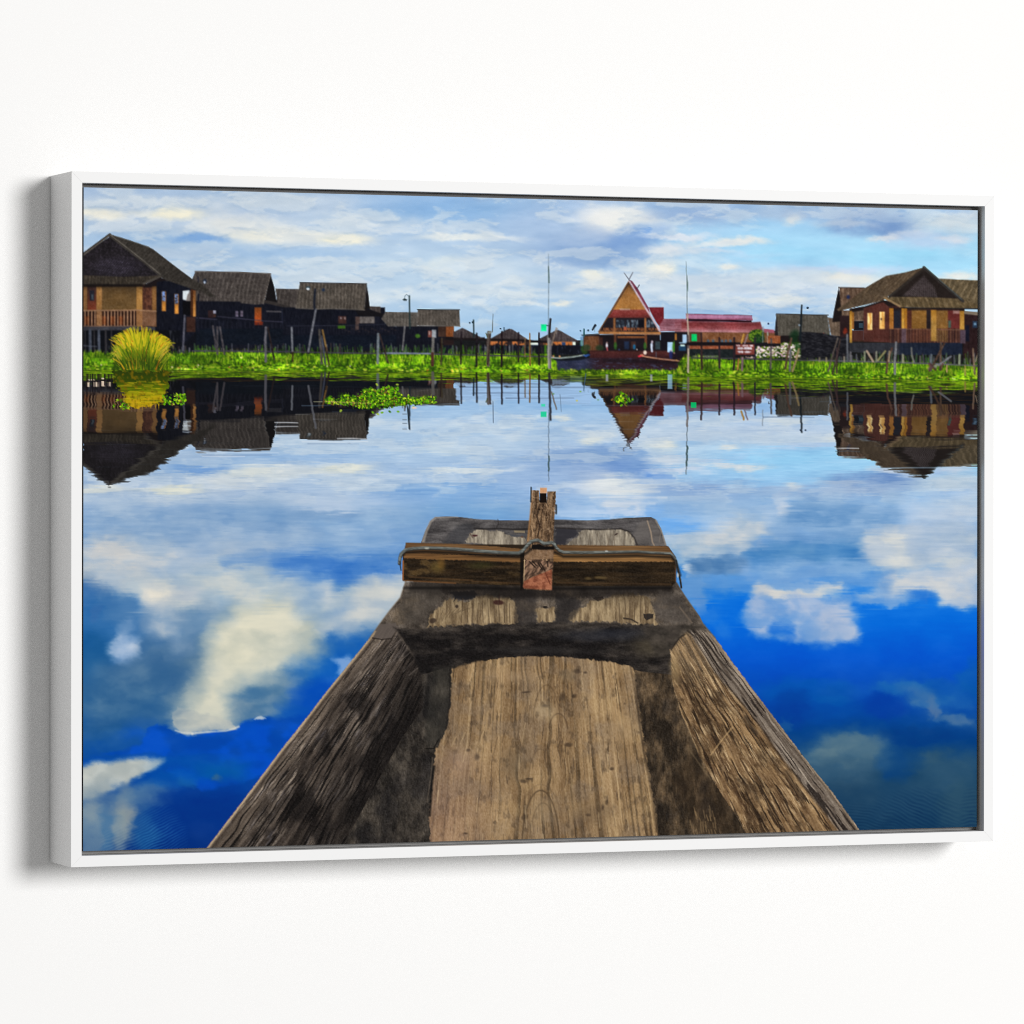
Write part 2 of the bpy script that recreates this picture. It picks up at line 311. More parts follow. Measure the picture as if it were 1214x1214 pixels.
ell(*E((1140,740))[0],4,6,(40,70,30),.9,wp=3); ell(*E((1115,670))[0],2,4,(30,110,90),.9); ell(*E((1150,710))[0],4,2.5,(30,80,34),.8)
E.rect(660,700,690,800,(70,130,20),alpha=.8,soft=1)
line([(526,401.5),(560,402.2),(620,403.5),(654,406)],2.6,(26,20,22), part('beam','dark printed beam on posts in front of the huts'))

# pagoda
h = part('pagoda_house','printed house with a steep pointed gable and crossed finials in the centre')
poly(F((95,668),(890,655),(890,830),(160,840),(100,820)), (26,20,26), h)
F.rect(105,680,262,830,grain((100,62,38),22,1.1,.15,4), part('wall',None,h)); line(F((85,670),(262,660)),1.3,(66,70,74))
F.rect(262,690,300,830,(60,34,30)); 
poly(F((895,640),(1214,630),(1214,860),(895,840)), (20,18,26), h)
poly(F((570,115),(895,640),(255,640)), (32,27,33), h)
poly(F((570,140),(660,275),(745,410),(405,410)), lambda x,y: lerpc(y,[335,350,367],[(108,70,36),(150,100,50),(166,112,54)])+(fbm(x*1.5,y*.4,3,3)-.5)[...,None]*22, part('gable',None,h))
poly(F((408,408),(745,408),(795,492),(352,492)), lambda x,y: lerpc(y,[366,372,378],[(132,62,58),(126,50,46),(94,36,34)])+(fbm(x*.6,y*1.2,3,3)-.5)[...,None]*30, part('roof','small red roof band',h))
F.rect(475,398,580,412,(190,170,160),alpha=.7)
wd = part('window',None,h)
for a,b in ((440,480),(485,525),(540,575),(590,620),(628,662),(750,785),(795,825)): F.rect(a,515,b,592,lambda x,y: mix((34,40,52),(96,112,126),ss(.4,.7,fbm(x*.7,y*.3,6,2))),wd)
F.rect(665,515,722,592,(14,14,22))
poly(F((300,595),(860,595),(878,628),(275,628)), lambda x,y: mix((44,28,28),(128,76,44),ss(.4,.6,vn(x*1.5,y*.4,3))), part('railing',None,h))
F.rect(515,585,545,620,(170,80,50))
F.rect(408,495,431,665,(140,88,50)); F.rect(728,495,747,672,(160,98,50))
poly(F((258,632),(895,638),(895,668),(258,660)), lambda x,y: lerpc(y,[393,395,397],[(150,96,54),(180,118,62),(140,112,100)]), part('beam',None,h))
F.rect(450,680,735,702,(116,68,38)); F.rect(415,665,440,790,(96,56,38)); F.rect(730,670,755,800,(110,62,38))
for x0,c in ((520,(30,50,84)),(590,(70,44,36)),(840,(60,84,92))): F.rect(x0,735,x0+50,815,c,alpha=.7,soft=.8)
for x0,y0 in ((430,780),(735,782)): ell(*F((x0,y0))[0],1.8,4.5,(46,96,34),.9)
for x0 in (130,270): ell(*F((x0,800))[0],5,3.2,(34,56,34),.8,wp=2)
F.rect(165,830,1000,912,lambda x,y: lerpc(y,[415,418,425],[(52,26,26),(76,36,34),(56,26,30)])+(fbm(x*.3,y*1.2,5,2)-.5)[...,None]*14, part('deck','dark red printed deck',h))
poly(F((572,100),(600,112),(660,190),(770,385),(790,470),(888,625),(878,628)), grain((122,52,74),14,.5,.5,3), part('roof','purple side roof',h))
poly(F((772,382),(928,382),(930,500),(890,592),(850,540),(790,430)), grain((112,30,38),12,.5,.5,3), part('roof','dark red side roof',h))
line(F((570,112),(258,636)),1.3,(120,80,50)); line(F((570,112),(730,375),(886,628)),2.,(196,176,186)); line(F((610,24),(570,98)),[.9,1.4],(110,112,124)); line(F((520,30),(575,108)),[.9,1.4],(120,124,136)); line(F((675,155),(655,190)),1,(60,50,60))
line(F((222,570),(195,615)),[3,2],(28,34,46)); line(F((215,610),(216,632)),.8,(120,150,160))
line(F((108,610),(108,670)),1.6,(30,70,80)); ell(*F((70,625))[0],1,1,(60,80,100),.8); ell(*F((150,622))[0],1.1,1.1,(50,66,90),.8); F.rect(68,690,92,780,(90,140,180),alpha=.7)
# sky seen through, plants
F.rect(965,742,1022,845,(166,206,240)); F.rect(1126,660,1168,752,(160,196,228)); F.rect(1085,745,1165,756,(130,170,196)); F.rect(1075,760,1160,840,(26,50,70)); F.rect(1100,768,1150,785,(170,205,205))
F.rect(1040,650,1062,740,(156,96,44)); ell(*F((1040,790))[0],3,7,(60,120,24),.95,wp=1.5)
F.rect(985,850,1012,925,(24,40,96),alpha=.9); 
# long red-roofed building
h = part('longhouse','long printed building under red and purple sheet roofs, right of the pointed house')
G.rect(0,395,905,640,(24,20,26),h); G.rect(215,408,905,500,grain((124,78,48),20,.7,.3,4),part('wall',None,h)); G.rect(70,430,108,505,(165,200,232)); G.rect(40,500,110,510,(140,180,205)); G.rect(35,530,100,575,(26,60,90)); G.rect(50,520,90,535,(190,220,215))
G.rect(0,420,18,480,(150,96,40)); G.rect(120,408,225,500,(90,56,40))
G.rect(130,528,540,562,grain((150,80,52),24,.6,.4,6)); 
for x0 in (300,345,425,500,460): G.rect(x0-11,476,x0+11,502,(70,92,112))
G.rect(112,498,545,530,(22,17,22)); G.rect(130,560,545,645,grain((26,32,34),14,.5,.5,3)); ell(*G((640,560))[0],10,6,(90,30,26),.5)
for i in range(8): ell(*G((180+i*28,632))[0],3,2,(110,130,80) if i%2 else (120,120,110),.7)
poly(F((935,500),(1160,503),(1160,632),(893,632),(880,570)), lambda x,y: lerpc(y,[377,385,392],[(150,100,118),(130,74,90),(158,100,112)])+(fbm(x*.1,y*1.5,4,3)-.5)[...,None]*26, part('roof','purple sheet roof',h))
poly(G((0,290),(100,290),(108,308),(700,318),(770,313),(797,402),(790,412),(640,412),(0,404)), lambda x,y: lerpc(y+(x-850)*-.012,[379,384,389,393],[(130,80,92),(122,48,50),(144,68,72),(184,124,132)])*np.array([1,1,1])+(fbm(x*.12,y*1.2,4,3)-.5)[...,None]*26, part('roof','red sheet roof',h))
poly(F((935,500),(1110,503),(1110,628),(893,632),(880,570)), lambda x,y: mix((132,74,86),(168,120,134),ss(.4,.7,fbm(x*.06,y*.9,4,3))), 0, .75)
poly(G((105,286),(695,302),(690,318),(108,308)), (40,16,26)); poly(G((98,244),(695,258),(702,302),(100,287)), lambda x,y: lerpc(y,[372,376,379],[(156,92,124),(168,116,150),(140,66,90)]), part('roof','raised ridge roof',h))
poly(G((795,374),(893,386),(896,416),(800,412)), (172,88,110), part('roof','small pink roof',h)); line(G((100,244),(695,258)),.8,(110,60,80))
line(G((800,360),(798,420)),.8,(150,160,180)); ell(*G((842,332))[0],1.2,1.2,(50,66,100))
part_tree = part('bush','round printed green bush in front of the long red-roofed building')
ell(*G((745,445))[0],10,8.2,lambda x,y: mix((22,56,20),(104,138,30),ss(.4,.7,fbm(x*.55,y*.55,5,4))),1,part_tree,soft=.12,wp=4)
ell(*G((765,475))[0],6,5,(16,44,34),.6,wp=3,soft=.6); line(G((835,410),(838,505)),1.6,(170,176,170))
# grey house
h = part('house','printed house with a plain grey roof between the long red roof and the right-hand houses')
poly(G((900,425),(1214,430),(1400,440),(1500,520),(1240,520),(905,500)), (28,20,22), h); G.rect(835,440,950,510,grain((150,82,46),30,.8,.8,3))
poly(Q((160,575),(408,582),(422,676),(172,680)), thatch((72,68,60),(104,98,90),.8,9,.8), part('roof',None,h)); poly(G((915,245),(930,435),(898,430),(905,330)), (34,30,32), h)
poly(Q((410,592),(475,600),(480,690),(425,676)), thatch((92,76,62),(130,110,92),.8,3,.7), part('roof','browner small roof',h))
line(G((915,243),(1380,255)),1,(48,46,46))
for i in range(9): ell(*Q((288+i*15+6*math.sin(i*5),672+5*math.cos(i*3)))[0],.9,.7,(166,44,30) if i%4 else (60,104,30),.75)
h2 = part('fence','dark boarded printed fence between the plain grey roof and the right-hand houses')
poly(Q((272,692),(500,680),(520,690),(520,800),(275,790)), lambda x,y: mix((22,23,28),(50,50,54),ss(.4,.75,fbm(x*.3,y*1.2,5,3))), h2); poly(H((-70,520),(40,530),(100,545),(240,560),(240,710),(-140,700),(-140,520)), lambda x,y: mix((20,20,26),(44,44,50),ss(.4,.75,fbm(x*.3,y*1.4,6,3))), h2)
# far right houses
hb = part('house','brown printed house at the far right edge, behind the corner porch')
poly(H((885,125),(1200,140),(1200,350),(1060,300)), thatch((82,70,50),(142,122,92),1,4,.42,.5), part('roof',None,hb))
H.rect(1070,385,1200,745,grain((40,24,26),10,.6,.3,3),hb); poly(H((1080,365),(1200,375),(1200,400),(1080,388)), (120,108,92)); H.rect(1140,440,1175,490,(40,58,82),soft=.6); ell(*H((1158,462))[0],1.6,1.6,(110,150,180),.9); H.rect(1085,470,1115,590,(18,20,36),soft=.6)
hl = part('house','printed house with a brown tin gable, partly behind the right-hand corner house')
poly(H((150,195),(200,440),(103,448),(115,370)), (26,20,20), hl)
poly(H((155,193),(345,195),(260,300),(170,360),(165,310)), thatch((88,66,52),(146,120,98),1,5,.5,0), part('roof',None,hl))
H.rect(175,360,345,440,thatch((80,62,50),(146,120,98),1,6,.5), hl); H.rect(160,400,235,560,(40,26,28),hl); ell(*H((192,518))[0],2.6,3.2,(166,50,26),.7,wp=4,seed=3); ell(*H((206,500))[0],1.2,1.6,(130,40,24),.7,wp=2); ell(*H((222,262))[0],2,2.4,(30,40,80)); line(H((150,192),(340,194)),1,(56,44,40))
h = part('house','right-hand printed corner house with porch, golden posts and lattice gable')
sk = part('skirt','dark slate boarding',h); poly(H((230,598),(1065,598),(1062,690),(620,690),(230,668)), lambda x,y: lerpc(x,[1007,1065,1068,1140],[(42,44,50),(46,48,56),(26,34,50),(22,30,48)])+(fbm(x*.9,y*.1,3,2)-.5)[...,None]*16, sk)
poly(H((335,335),(480,290),(530,300),(640,340),(1080,345),(1080,600),(335,597)), (34,22,22), h)
poly(H((335,335),(480,292),(535,310),(535,597),(335,592)), grain((80,42,36),10,1.4,.2,3), part('wall','red-brown boarded wall',h))
poly(H((230,350),(345,330),(480,285),(600,300),(640,345),(535,345),(480,300),(335,345),(335,360),(262,372),(232,368)), (30,22,22), h); H.rect(525,330,620,600,(58,32,30)); H.rect(560,350,606,492,(30,32,42)); 
H.rect(655,350,1045,500,(84,44,34)); H.rect(690,350,800,500,grain((128,88,38),10,.5,.3,3)); H.rect(800,360,832,500,(36,28,30)); H.rect(872,360,957,500,grain((124,86,40),10,.5,.3,3)); H.rect(958,360,1045,500,(96,38,36)); H.rect(995,362,1045,385,(190,160,150),alpha=.6,soft=.6); H.rect(960,435,980,490,(60,80,70))
H.rect(530,340,1080,362,(30,22,22),alpha=.75,soft=.8)
rl = part('railing',None,h)
H.rect(530,495,1050,600,lambda x,y: mix((58,34,32),(98,62,48),ss(.4,.6,vn(x*1.1,y*0+3,3))),rl); H.rect(872,505,957,592,(112,82,46),alpha=.75); H.rect(690,500,830,592,(104,58,40),alpha=.5)
for i in range(26): line(H((540+i*19.5,505),(540+i*19.5,595)),.7,(52,28,26),alpha=.65)
line(H((530,497),(1050,505)),1.,(130,92,70),alpha=.7)
H.rect(245,508,335,592,grain((72,42,38),8,1.,.2,3)); H.rect(262,440,335,508,(18,20,28)); H.rect(300,455,330,490,(60,84,100),soft=.5,alpha=.7)
pc = lambda b: lambda x,y: lerpc(y,[362,385,391,405],[(150,98,24),b,b,[v*.8 for v in b]])
for a,b_,y0,y1,c in ((232,250,365,600,(200,148,52)),(250,264,375,500,(150,90,34)),(525,556,345,497,(172,108,44)),(615,637,338,495,(204,152,60)),(637,656,345,495,(176,112,34)),(832,873,358,588,(180,134,62)),(1045,1079,365,503,(192,142,60))):
    H.rect(a,y0,b_,y1,pc(c),part('porch_post',None,h))
H.rect(615,495,650,600,(86,66,74)); H.rect(1048,505,1088,605,(80,64,76))
for a,b_,y0,y1 in ((364,399,380,504),(452,491,371,498)): H.rect(a,y0,b_,y1,lambda x,y: mix((222,160,74),(255,224,146),ss(.3,.7,vn(x*.5,y*.15,3))),part('window','golden shuttered window',h))
ell(*H((466,425))[0],.9,1.4,(90,60,60))
rf = part('roof',None,h)
poly(H((780,42),(640,80),(500,105),(430,145),(350,192),(240,285),(135,355),(150,366),(330,325),(480,288),(540,240),(790,70)), thatch((72,58,44),(122,102,78),.7,5,.5,.9), rf)
poly(H((780,55),(1060,290),(1040,285),(525,262)), (34,27,25), rf)
poly(H((780,105),(860,190),(880,265),(620,255)), lambda x,y: mix((40,32,32),(108,98,100),ss(.45,.75,.5+.25*np.sin((x+y)*2.6)+.25*np.sin((x-y)*2.6)+.3*(fbm(x,y,3,2)-.5))*.8), part('gable',None,h), soft=1.5)
poly(H((490,262),(760,262),(1060,275),(1200,325),(1200,348),(620,338),(600,330)), thatch((80,66,44),(138,116,82),.7,6,.45,-.4), part('eave',None,h))
line(H((785,48),(530,258)),3.2,(44,38,34),alpha=.95); line(H((780,45),(900,150),(1068,292)),3.6,(46,42,40)); line(H((782,40),(900,140),(1060,280)),1,(84,96,96),alpha=.8); line(H((490,268),(604,332)),2.4,(140,114,80)); line(H((620,342),(1190,350)),1.2,(30,26,26))
# left house
h = part('house','large printed house at the left edge with golden porch and dark gable')
A.rect(20,540,735,960,(40,26,24),h)
A.rect(210,560,540,795,lambda x,y: lerpc(y,[339,348,368],[(64,48,30),(94,70,40),(110,82,46)])+(fbm(x*.4,y*.4,3,3)-.5)[...,None]*14, part('wall','ochre porch wall',h))
A.rect(70,575,155,795,lambda x,y: lerpc(y,[340,352,366],[(48,34,34),(84,44,34),(122,54,34)])); A.rect(92,600,136,700,(34,34,44)); A.rect(108,640,126,690,(84,100,112),alpha=.7,soft=.6)
A.rect(600,575,690,795,lambda x,y: mix((70,40,32),(104,62,44),ss(.3,.7,fbm(x*.5,y*.35,3,3))), part('door',None,h))
poly(A((735,490),(860,510),(1105,590),(1110,860),(1100,1010),(1000,1110),(720,1000)), WALLN, part('wall','dark side wall',h))
A.rect(20,950,1110,1230,(14,16,24),h)
poly(A((735,490),(860,510),(1105,590),(1110,860),(1100,1010),(1000,1110),(720,1000)), WALLN)
poly(A((985,606),(1050,600),(1030,700),(985,690)), (206,216,222)); poly(A((1030,640),(1060,600),(1060,705),(1015,705)), (120,112,108)); A.rect(985,705,1060,840,(10,10,14))
A.rect(1060,590,1086,850,(66,36,20)); A.rect(1083,600,1110,852,lambda x,y: lerpc(y,[345,372],[(110,66,34),(188,126,58)]),part('porch_post',None,h)); A.rect(1020,855,1106,1000,(56,34,28))
for x0,y0 in ((783,610),(905,636)):
    A.rect(x0,y0,x0+40,y0+190,(172,108,46),part('window',None,h)); A.rect(x0+3,y0,x0+34,y0+95,lambda x,y: mix((60,60,70),(110,140,200),ss(.35,.6,vn(x*.9,y*.9,5)))); A.rect(x0+8,y0+110,x0+34,y0+185,(206,136,52))
for a,b_,c in ((22,68,(128,88,50)),(155,210,(156,110,60)),(540,598,(168,120,60)),(690,732,(138,94,50))):
    pp_ = part('porch_post',None,h); A.rect(a,555,b_,950,lambda x,y,c=c: lerpc(y,[339,345,366,369,388],[[v*.6 for v in c],c,c,[v*.78 for v in c],[v*.74 for v in c]]),pp_)
A.rect(598,795,728,945,grain((112,78,56),10,.8,.3,3))
rl = part('railing',None,h); A.rect(22,795,540,942,lambda x,y: mix((44,24,18),(150,112,84),ss(.55,.8,.5+.5*np.cos(x*1.62))),rl); 
for x0 in (210,290,370,45): A.rect(x0,850,x0+40,930,(150,70,26),alpha=.45,soft=1.2)
A.rect(155,795,210,950,(140,98,62)); A.rect(540,795,598,950,(142,98,60))
line(A((22,796),(540,790),(728,800)),1.6,(152,114,84)); line(A((22,945),(540,945)),1.4,(110,84,70))
A.rect(20,950,720,988,grain((58,58,66),14,.4,1.2,3),part('deck',None,h))
A.rect(20,985,960,1215,lambda x,y: mix((12,14,20),(52,54,62),ss(.62,.85,fbm(x*.5,y*.08,6,3))))
for x0,wd in ((48,1.5),(95,3.4),(180,3),(245,2.4),(300,1.6),(135,1.5)): line(A((x0,985),(x0+3,1200)),wd,(70,76,90) if wd>2.5 else (48,46,50))
line(A((25,1130),(160,1140)),1.2,(90,96,110),alpha=.7)
gbl = part('gable',None,h)
poly(A((22,260),(285,85),(520,260),(770,460),(620,505),(22,510)), lambda x,y: mix((26,23,26),(50,44,52),ss(.4,.8,fbm(x*.9,y*.9,3,3))), gbl)
ell(*A((350,380))[0],27,11,lambda x,y: mix((34,30,36),(96,88,112),ss(.52,.82,.5+.25*np.sin((x*1.2+y)*1.7)+.25*np.sin((x-y*1.3)*2.1)+.5*(fbm(x*.7,y*.7,5,3)-.5))),.75,soft=.5)
poly(A((22,455),(400,470),(640,465),(770,455),(780,480),(610,545),(500,552),(22,550)), thatch((48,42,36),(92,82,68),.6,3,.8), part('eave',None,h))
A.rect(22,540,600,568,(20,16,16),alpha=.8,soft=.8)
rf = part('roof',None,h)
poly(A((285,62),(470,120),(660,185),(700,205),(810,290),(940,390),(1075,490),(1180,550),(1260,630),(1310,660),(1240,665),(1160,610),(1050,580),(860,515),(815,505),(770,455),(520,255)), thatch((46,42,38),(84,78,72),.5,5,.6,.9), rf)
line(A((285,64),(470,121),(665,188)),1.,(90,88,82)); line(A((285,64),(22,258)),3,(62,58,54)); line(A((285,70),(25,268)),1.,(96,90,82)); line(A((290,78),(520,255),(770,455),(830,500)),3.2,(58,54,50)); line(A((285,66),(520,245),(770,448)),1.,(98,92,84)); line(A((610,535),(770,468)),2.6,(72,66,60))
poly(A((620,545),(770,478),(830,505),(735,520),(735,560),(620,570)), (26,20,22))
line(A((1135,640),(1135,1000)),1.9,(22,24,36))
img_b = img.copy(); BLD = img.copy(); bid = idb.copy(); BLD = BLD*(.8+.4*fbm(PX/13, PY/8, 51, 5, .6))[..., None]

# ---- shore: stakes, plants, water between
def yw(x): return np.interp(x, [97,250,400,520,640,700,800,900,1000,1100,1165], [438,438.5,439.5,441,441.5,443,446,446.5,448,450,451])
# far strip of lake seen between canoe and weed
LAKE = part('lake', 'printed lake mirroring the houses, clouds and deep blue sky')
rect(655,424.5,816,446, lambda x,y: mix(mix((42,48,74),(44,26,34),ss(690,712,x)),(60,62,88),ss(.55,.8,fbm(x*.25,y*1.1,5,3))), LAKE)
poly(M((150,455),(1060,490),(1060,520),(150,500)), (26,18,24), 0, .7, soft=1.5)
rs = np.random.RandomState(11)
def U(a, b): return a+(b-a)*rs.rand()
stk = part('stake_row','row of small grey printed stakes and reeds at the foot of the houses')
for i in range(230):
    x = U(195, 655) if i < 150 else U(985, 1160); 
    if 655 < x < 800: continue
    y1 = 420 if x < 700 else 430; h_ = U(3, 13); c = [(74,76,84),(96,98,104),(52,44,44),(60,84,60)][rs.randint(4)]
    line([(x+U(-1,1), y1-h_), (x, y1+3)], U(.8, 1.9), c, stk, .8)
for i in range(230):
    x = [U(228,262), U(300,470), U(470,545), U(548,580), U(240,650), U(985,1160)][rs.randint(6)]; y1 = 421 if x < 700 else 431; h_ = U(3, 12)
    g = U(0, .8); line([(x+U(-3,3), y1-h_), (x, y1+3)], U(.6,1.4), (int(30+60*g), int(70+70*g), int(36-10*g)), 0, .75)
Gm = lambda x, y: mix(mix((30,60,12),(84,142,10),ss(.3,.55,fbm(x*.16,y*.3,5,4))),(132,182,24),ss(.5,.72,fbm(x*.4,y*.5,9,3)))
def bank(top, x0, x1, pid, hs=1.):
    xs_ = np.arange(x0, x1+1, 3.); t = [(x, np.interp(x, *top)+U(-.8,.8)) for x in xs_]
    poly([(x0, yw(x0)+.5)]+t+[(x1, yw(x1)+.5)]+[(x, yw(x)+.5) for x in xs_[::-4]], Gm, pid, rough=1.2, rf=.6)
    n = int((x1-x0)*7)
    for i in range(n):
        x = U(x0, x1); ty = np.interp(x, *top); wy = yw(x); q = rs.rand()**.8; y = ty+(wy-ty)*q
        hh = U(2, 6)*(1-.4*q)*hs; g = rs.rand()
        c = [(142,190,22),(108,166,12),(80,136,12),(58,104,14),(34,66,14),(176,196,60)][min(5,int(g*6.0))]; bq = .72+.5*float(fbm(np.array(x/16.),np.array(y/9.),37,3)); c = tuple(v*bq for v in c)
        if fbm(np.array(x*.06), np.array(y*.12), 12, 3) < .5 and g > .25: c = (38,72,12)
        if q < .65: line([(x, y+1), (x+U(-1.6,1.6), y-hh)], [1.1,.5], c, pid, .85)
        else: ell(x, y, U(.8,2), U(.5,1.1), c, .85, pid, soft=.4)
bank(([97,140,200,260,330,400,470,560,600,650,660],[417,420,419,417.5,419,420,420,420,419.5,420,425]), 92, 660, BANK)
bank(([650,655,700,760,800,815],[434,440,439,438.5,439,432]), 650, 818, BANK, .45)
bank(([804,808,815,860,900,950,1000,1060,1100,1166],[432,425,423,426,427,427,430,430,432,433]), 804, 1166, BANK)
for i in range(170):    # ragged waterline
    x = U(97,1162); q = float(fbm(np.array(x/13.),np.array(3.),5,3)); y = yw(x)+U(-1,1)+4*max(0,q-.45)*6*.5; ell(x, y, U(1.5,4), U(.6,1.3), [(110,160,20),(70,120,14),(40,74,14)][rs.randint(3)], .85, BANK, soft=.5)
for i in range(260):    # leafy weed edge with darker gaps
    x = U(97,1162); y = yw(x)-U(0,5); ell(x, y, U(1,2.4), U(.6,1.2), [(150,196,24),(96,150,14),(190,206,70),(50,84,16)][rs.randint(4)], .8, 0, soft=.4)
for x, y, rx, ry in ((120,424,14,4),(232,428,16,6),(165,432,24,5),(562,428,14,4),(600,430,10,4),(640,430,8,3),(1085,438,18,4),(1105,443,16,3),(945,434,12,4),(920,432,8,4),(840,436,8,5),(1010,438,10,3)):
    ell(x, y, rx, ry, (38,66,14), .5, 0, soft=.8, wp=4)
for i in range(60): x = [U(270,400),U(1000,1160),U(480,640),U(210,240)][i%4]; ell(x, yw(x)-U(1,4), U(.5,1.2), .5, [(214,190,120),(206,150,110),(200,60,40),(230,230,210)][rs.randint(4)], .7)
for x, y in ((120,432.5),(204,435),(235,433),(388,434),(415,434),(286,424)): ell(x, y, .9, .9, (226,206,226), .9)
# flower bed
fl = part('flower_bed','printed pink and white flowers beside the brown sign')
G.rect(720,508,945,540,(24,20,26))
poly(G((722,536),(900,540),(960,505),(1050,495),(1130,500),(1130,640),(722,645)), lambda x,y: mix((30,50,18),(110,140,30),ss(.4,.7,fbm(x*.5,y*.5,5,3))), fl, rough=1)
for i in range(210):
    x = U(896, 948); y = U(407, 424)
    if y < 411 and x < 920: continue
    ell(x, y, U(.7,1.7), U(.5,1.), [(232,200,214),(240,226,226),(206,160,180),(250,236,236)][rs.randint(4)], .9, 0, soft=.4)
ell(942,399,4.5,8,(16,44,24),.9,wp=3,soft=.5); ell(946,412,3,8,(24,70,22),.8,wp=3,soft=.5)
for i in range(14): ell(U(884,895), U(423,425), .9,.6,(220,190,190),.7)

# tall yellow grass clump
tf = part('grass_clump','tall printed clump of yellow-green reeds in front of the large left house')
poly([(133,440),(138,420),(143,406),(152,399),(165,395),(180,398),(192,408),(198,420),(203,440)], lambda x,y: mix(mix((46,74,14),(120,150,16),ss(.35,.6,fbm(x*.5,y*.12,5,3))),(190,190,20),ss(420,398,y)*.8), tf, rough=3)
for i in range(620):
    a = U(-1, 1); x0 = 168+a*26+U(-4,4); y0 = U(405, 440) if i%3 else U(398,425)
    L_ = U(10, 26)*(1-.35*abs(a)); ang = a*.75+U(-.25,.25); x1 = x0+math.sin(ang)*L_; y1 = max(y0-math.cos(ang)*L_, 386+abs(x1-165)**1.5*.075)
    t = (440-y0)/40+U(-.3,.3)
    t += .5*(float(fbm(np.array(x0/7.),np.array(y0/9.),9,3))-.5); c = (214,194,34) if t > .82 else (172,172,24) if t > .55 else (100,130,16) if t > .25 else (48,72,16)
    if rs.rand() < .12: c = (236,190,40)
    if rs.rand() < .06: c = (196,110,20)
    line([(x0,y0),((x0+x1)/2+U(-1,1),(y0+y1)/2-1),(x1,y1)], [1.3,.6], c, tf, .85)
for i in range(26):
    s_ = 1 if i%2 else -1; y0 = U(412,432); x0 = 168+s_*U(20,27); line([(x0,y0),(x0+s_*U(4,10),y0-U(6,12)),(x0+s_*U(8,16),y0-U(0,8))],[1.1,.5],[(216,176,70),(226,190,40),(150,160,40)][rs.randint(3)],tf,.85)
ell(168,428,26,9,(44,66,12),.45,soft=.7,wp=5); ell(163,420,12,6,(60,92,10),.35,soft=.8)

# ---- stakes, rails and poles (drawn now, mirrored later)
POSTS = []
def post(name, lab, pts, wd, c, wy=None, k=None):
    i = part(name, lab) if lab else 0
    line(pts, wd, c, i); POSTS.append((pts, wd, c, wy))

def stake(pts, wd, c, wy=None):
    c = [v*.78 for v in c]; wd = wd*.9; line(pts, wd, grain(c, 26, .8, .35, 4), part('stake'), .95); POSTS.append((pts, wd, c, wy))
rail = part('rail','thin grey printed rail running along the shore')
for pts in (([(228,416),(300,416.4),(370,417.6),(440,419)]), ([(440,419),(480,418.6),(520,420),(585,421.5),(655,423)])): line(pts, 1.6, (64,60,74), rail, .95)
line([(455,418.6),(510,419.2)], 1.8, (116,124,150), rail)
rail = part('rail','thin dark printed rail in front of the brown sign'); line(G((150,640),(540,645),(1000,658),(1214,662)), 1.7, (60,58,66), rail); rail = part('rail','grey printed rail in front of the right-hand corner house'); line(H((-60,728),(560,745),(900,757),(1190,770)), 1.8, (84,84,90), rail)
stake([(219,374),(217,415)],2.6,(104,104,120),437)
for p in (B((262,622),(300,860)),B((305,630),(305,890)),B((330,630),(372,890))): stake(p,2.6,(96,90,96),437)
stake(B((772,635),(765,760),(770,960)),3.4,(124,122,132),437); stake(B((790,635),(850,940)),2.2,(52,40,40),437)
stake(B((1018,635),(1025,860)),2.6,(150,154,164),437); line(B((1028,870),(1028,960)),1.6,(60,40,36))
stake(Cz((298,405),(222,835)),2.8,(136,138,148),437); line(Cz((292,200),(282,330),(285,400)),2.6,(26,30,42)); 
stake(Cz((335,620),(360,960)),3.2,(90,84,80),437); stake(Cz((368,620),(410,830)),2.4,(160,120,60),437); stake(Cz((360,680),(395,970)),2.2,(84,90,110),437); stake(Cz((400,800),(436,975)),1.8,(56,40,34),437)
stake(Cz((940,660),(935,955)),3.4,(140,152,160),437); stake(Cz((955,665),(1040,950)),2.2,(66,50,48),437)
stake(D((100,480),(72,760)),2.2,(140,138,140),437)
stake(D((440,615),(432,940)),3.8,(136,132,128),434); line(D((432,800),(432,940)),3.2,(76,42,34)); stake(D((545,620),(540,800),(535,930)),2.2,(84,70,50),436); stake(D((525,630),(535,800)),1.6,(50,36,36),436)
for p,wd,c in ((D((778,545),(772,925)),2.2,(36,26,34)),(D((965,560),(960,955)),2.4,(32,24,30)),(D((1105,545),(1100,940)),4.2,(120,104,96)),(D((1130,540),(1095,930)),2,(70,50,46)),
   (E((152,540),(148,955)),2.4,(38,26,32)),(E((352,550),(350,900)),2.2,(40,28,36)),(E((430,620),(428,840)),1.6,(150,110,70)),(E((486,560),(490,940)),2.,(164,112,56)),(E((597,555),(597,930)),2.4,(34,26,32)),
   (D((1075,560),(1090,600)),1.4,(100,110,60))): stake(p,wd,c,436)
line(D((1160,330),(1150,540)),[.7,1.3],(96,104,104)); ell(*D((1118,550))[0],2.6,1.3,(150,160,150),.9)
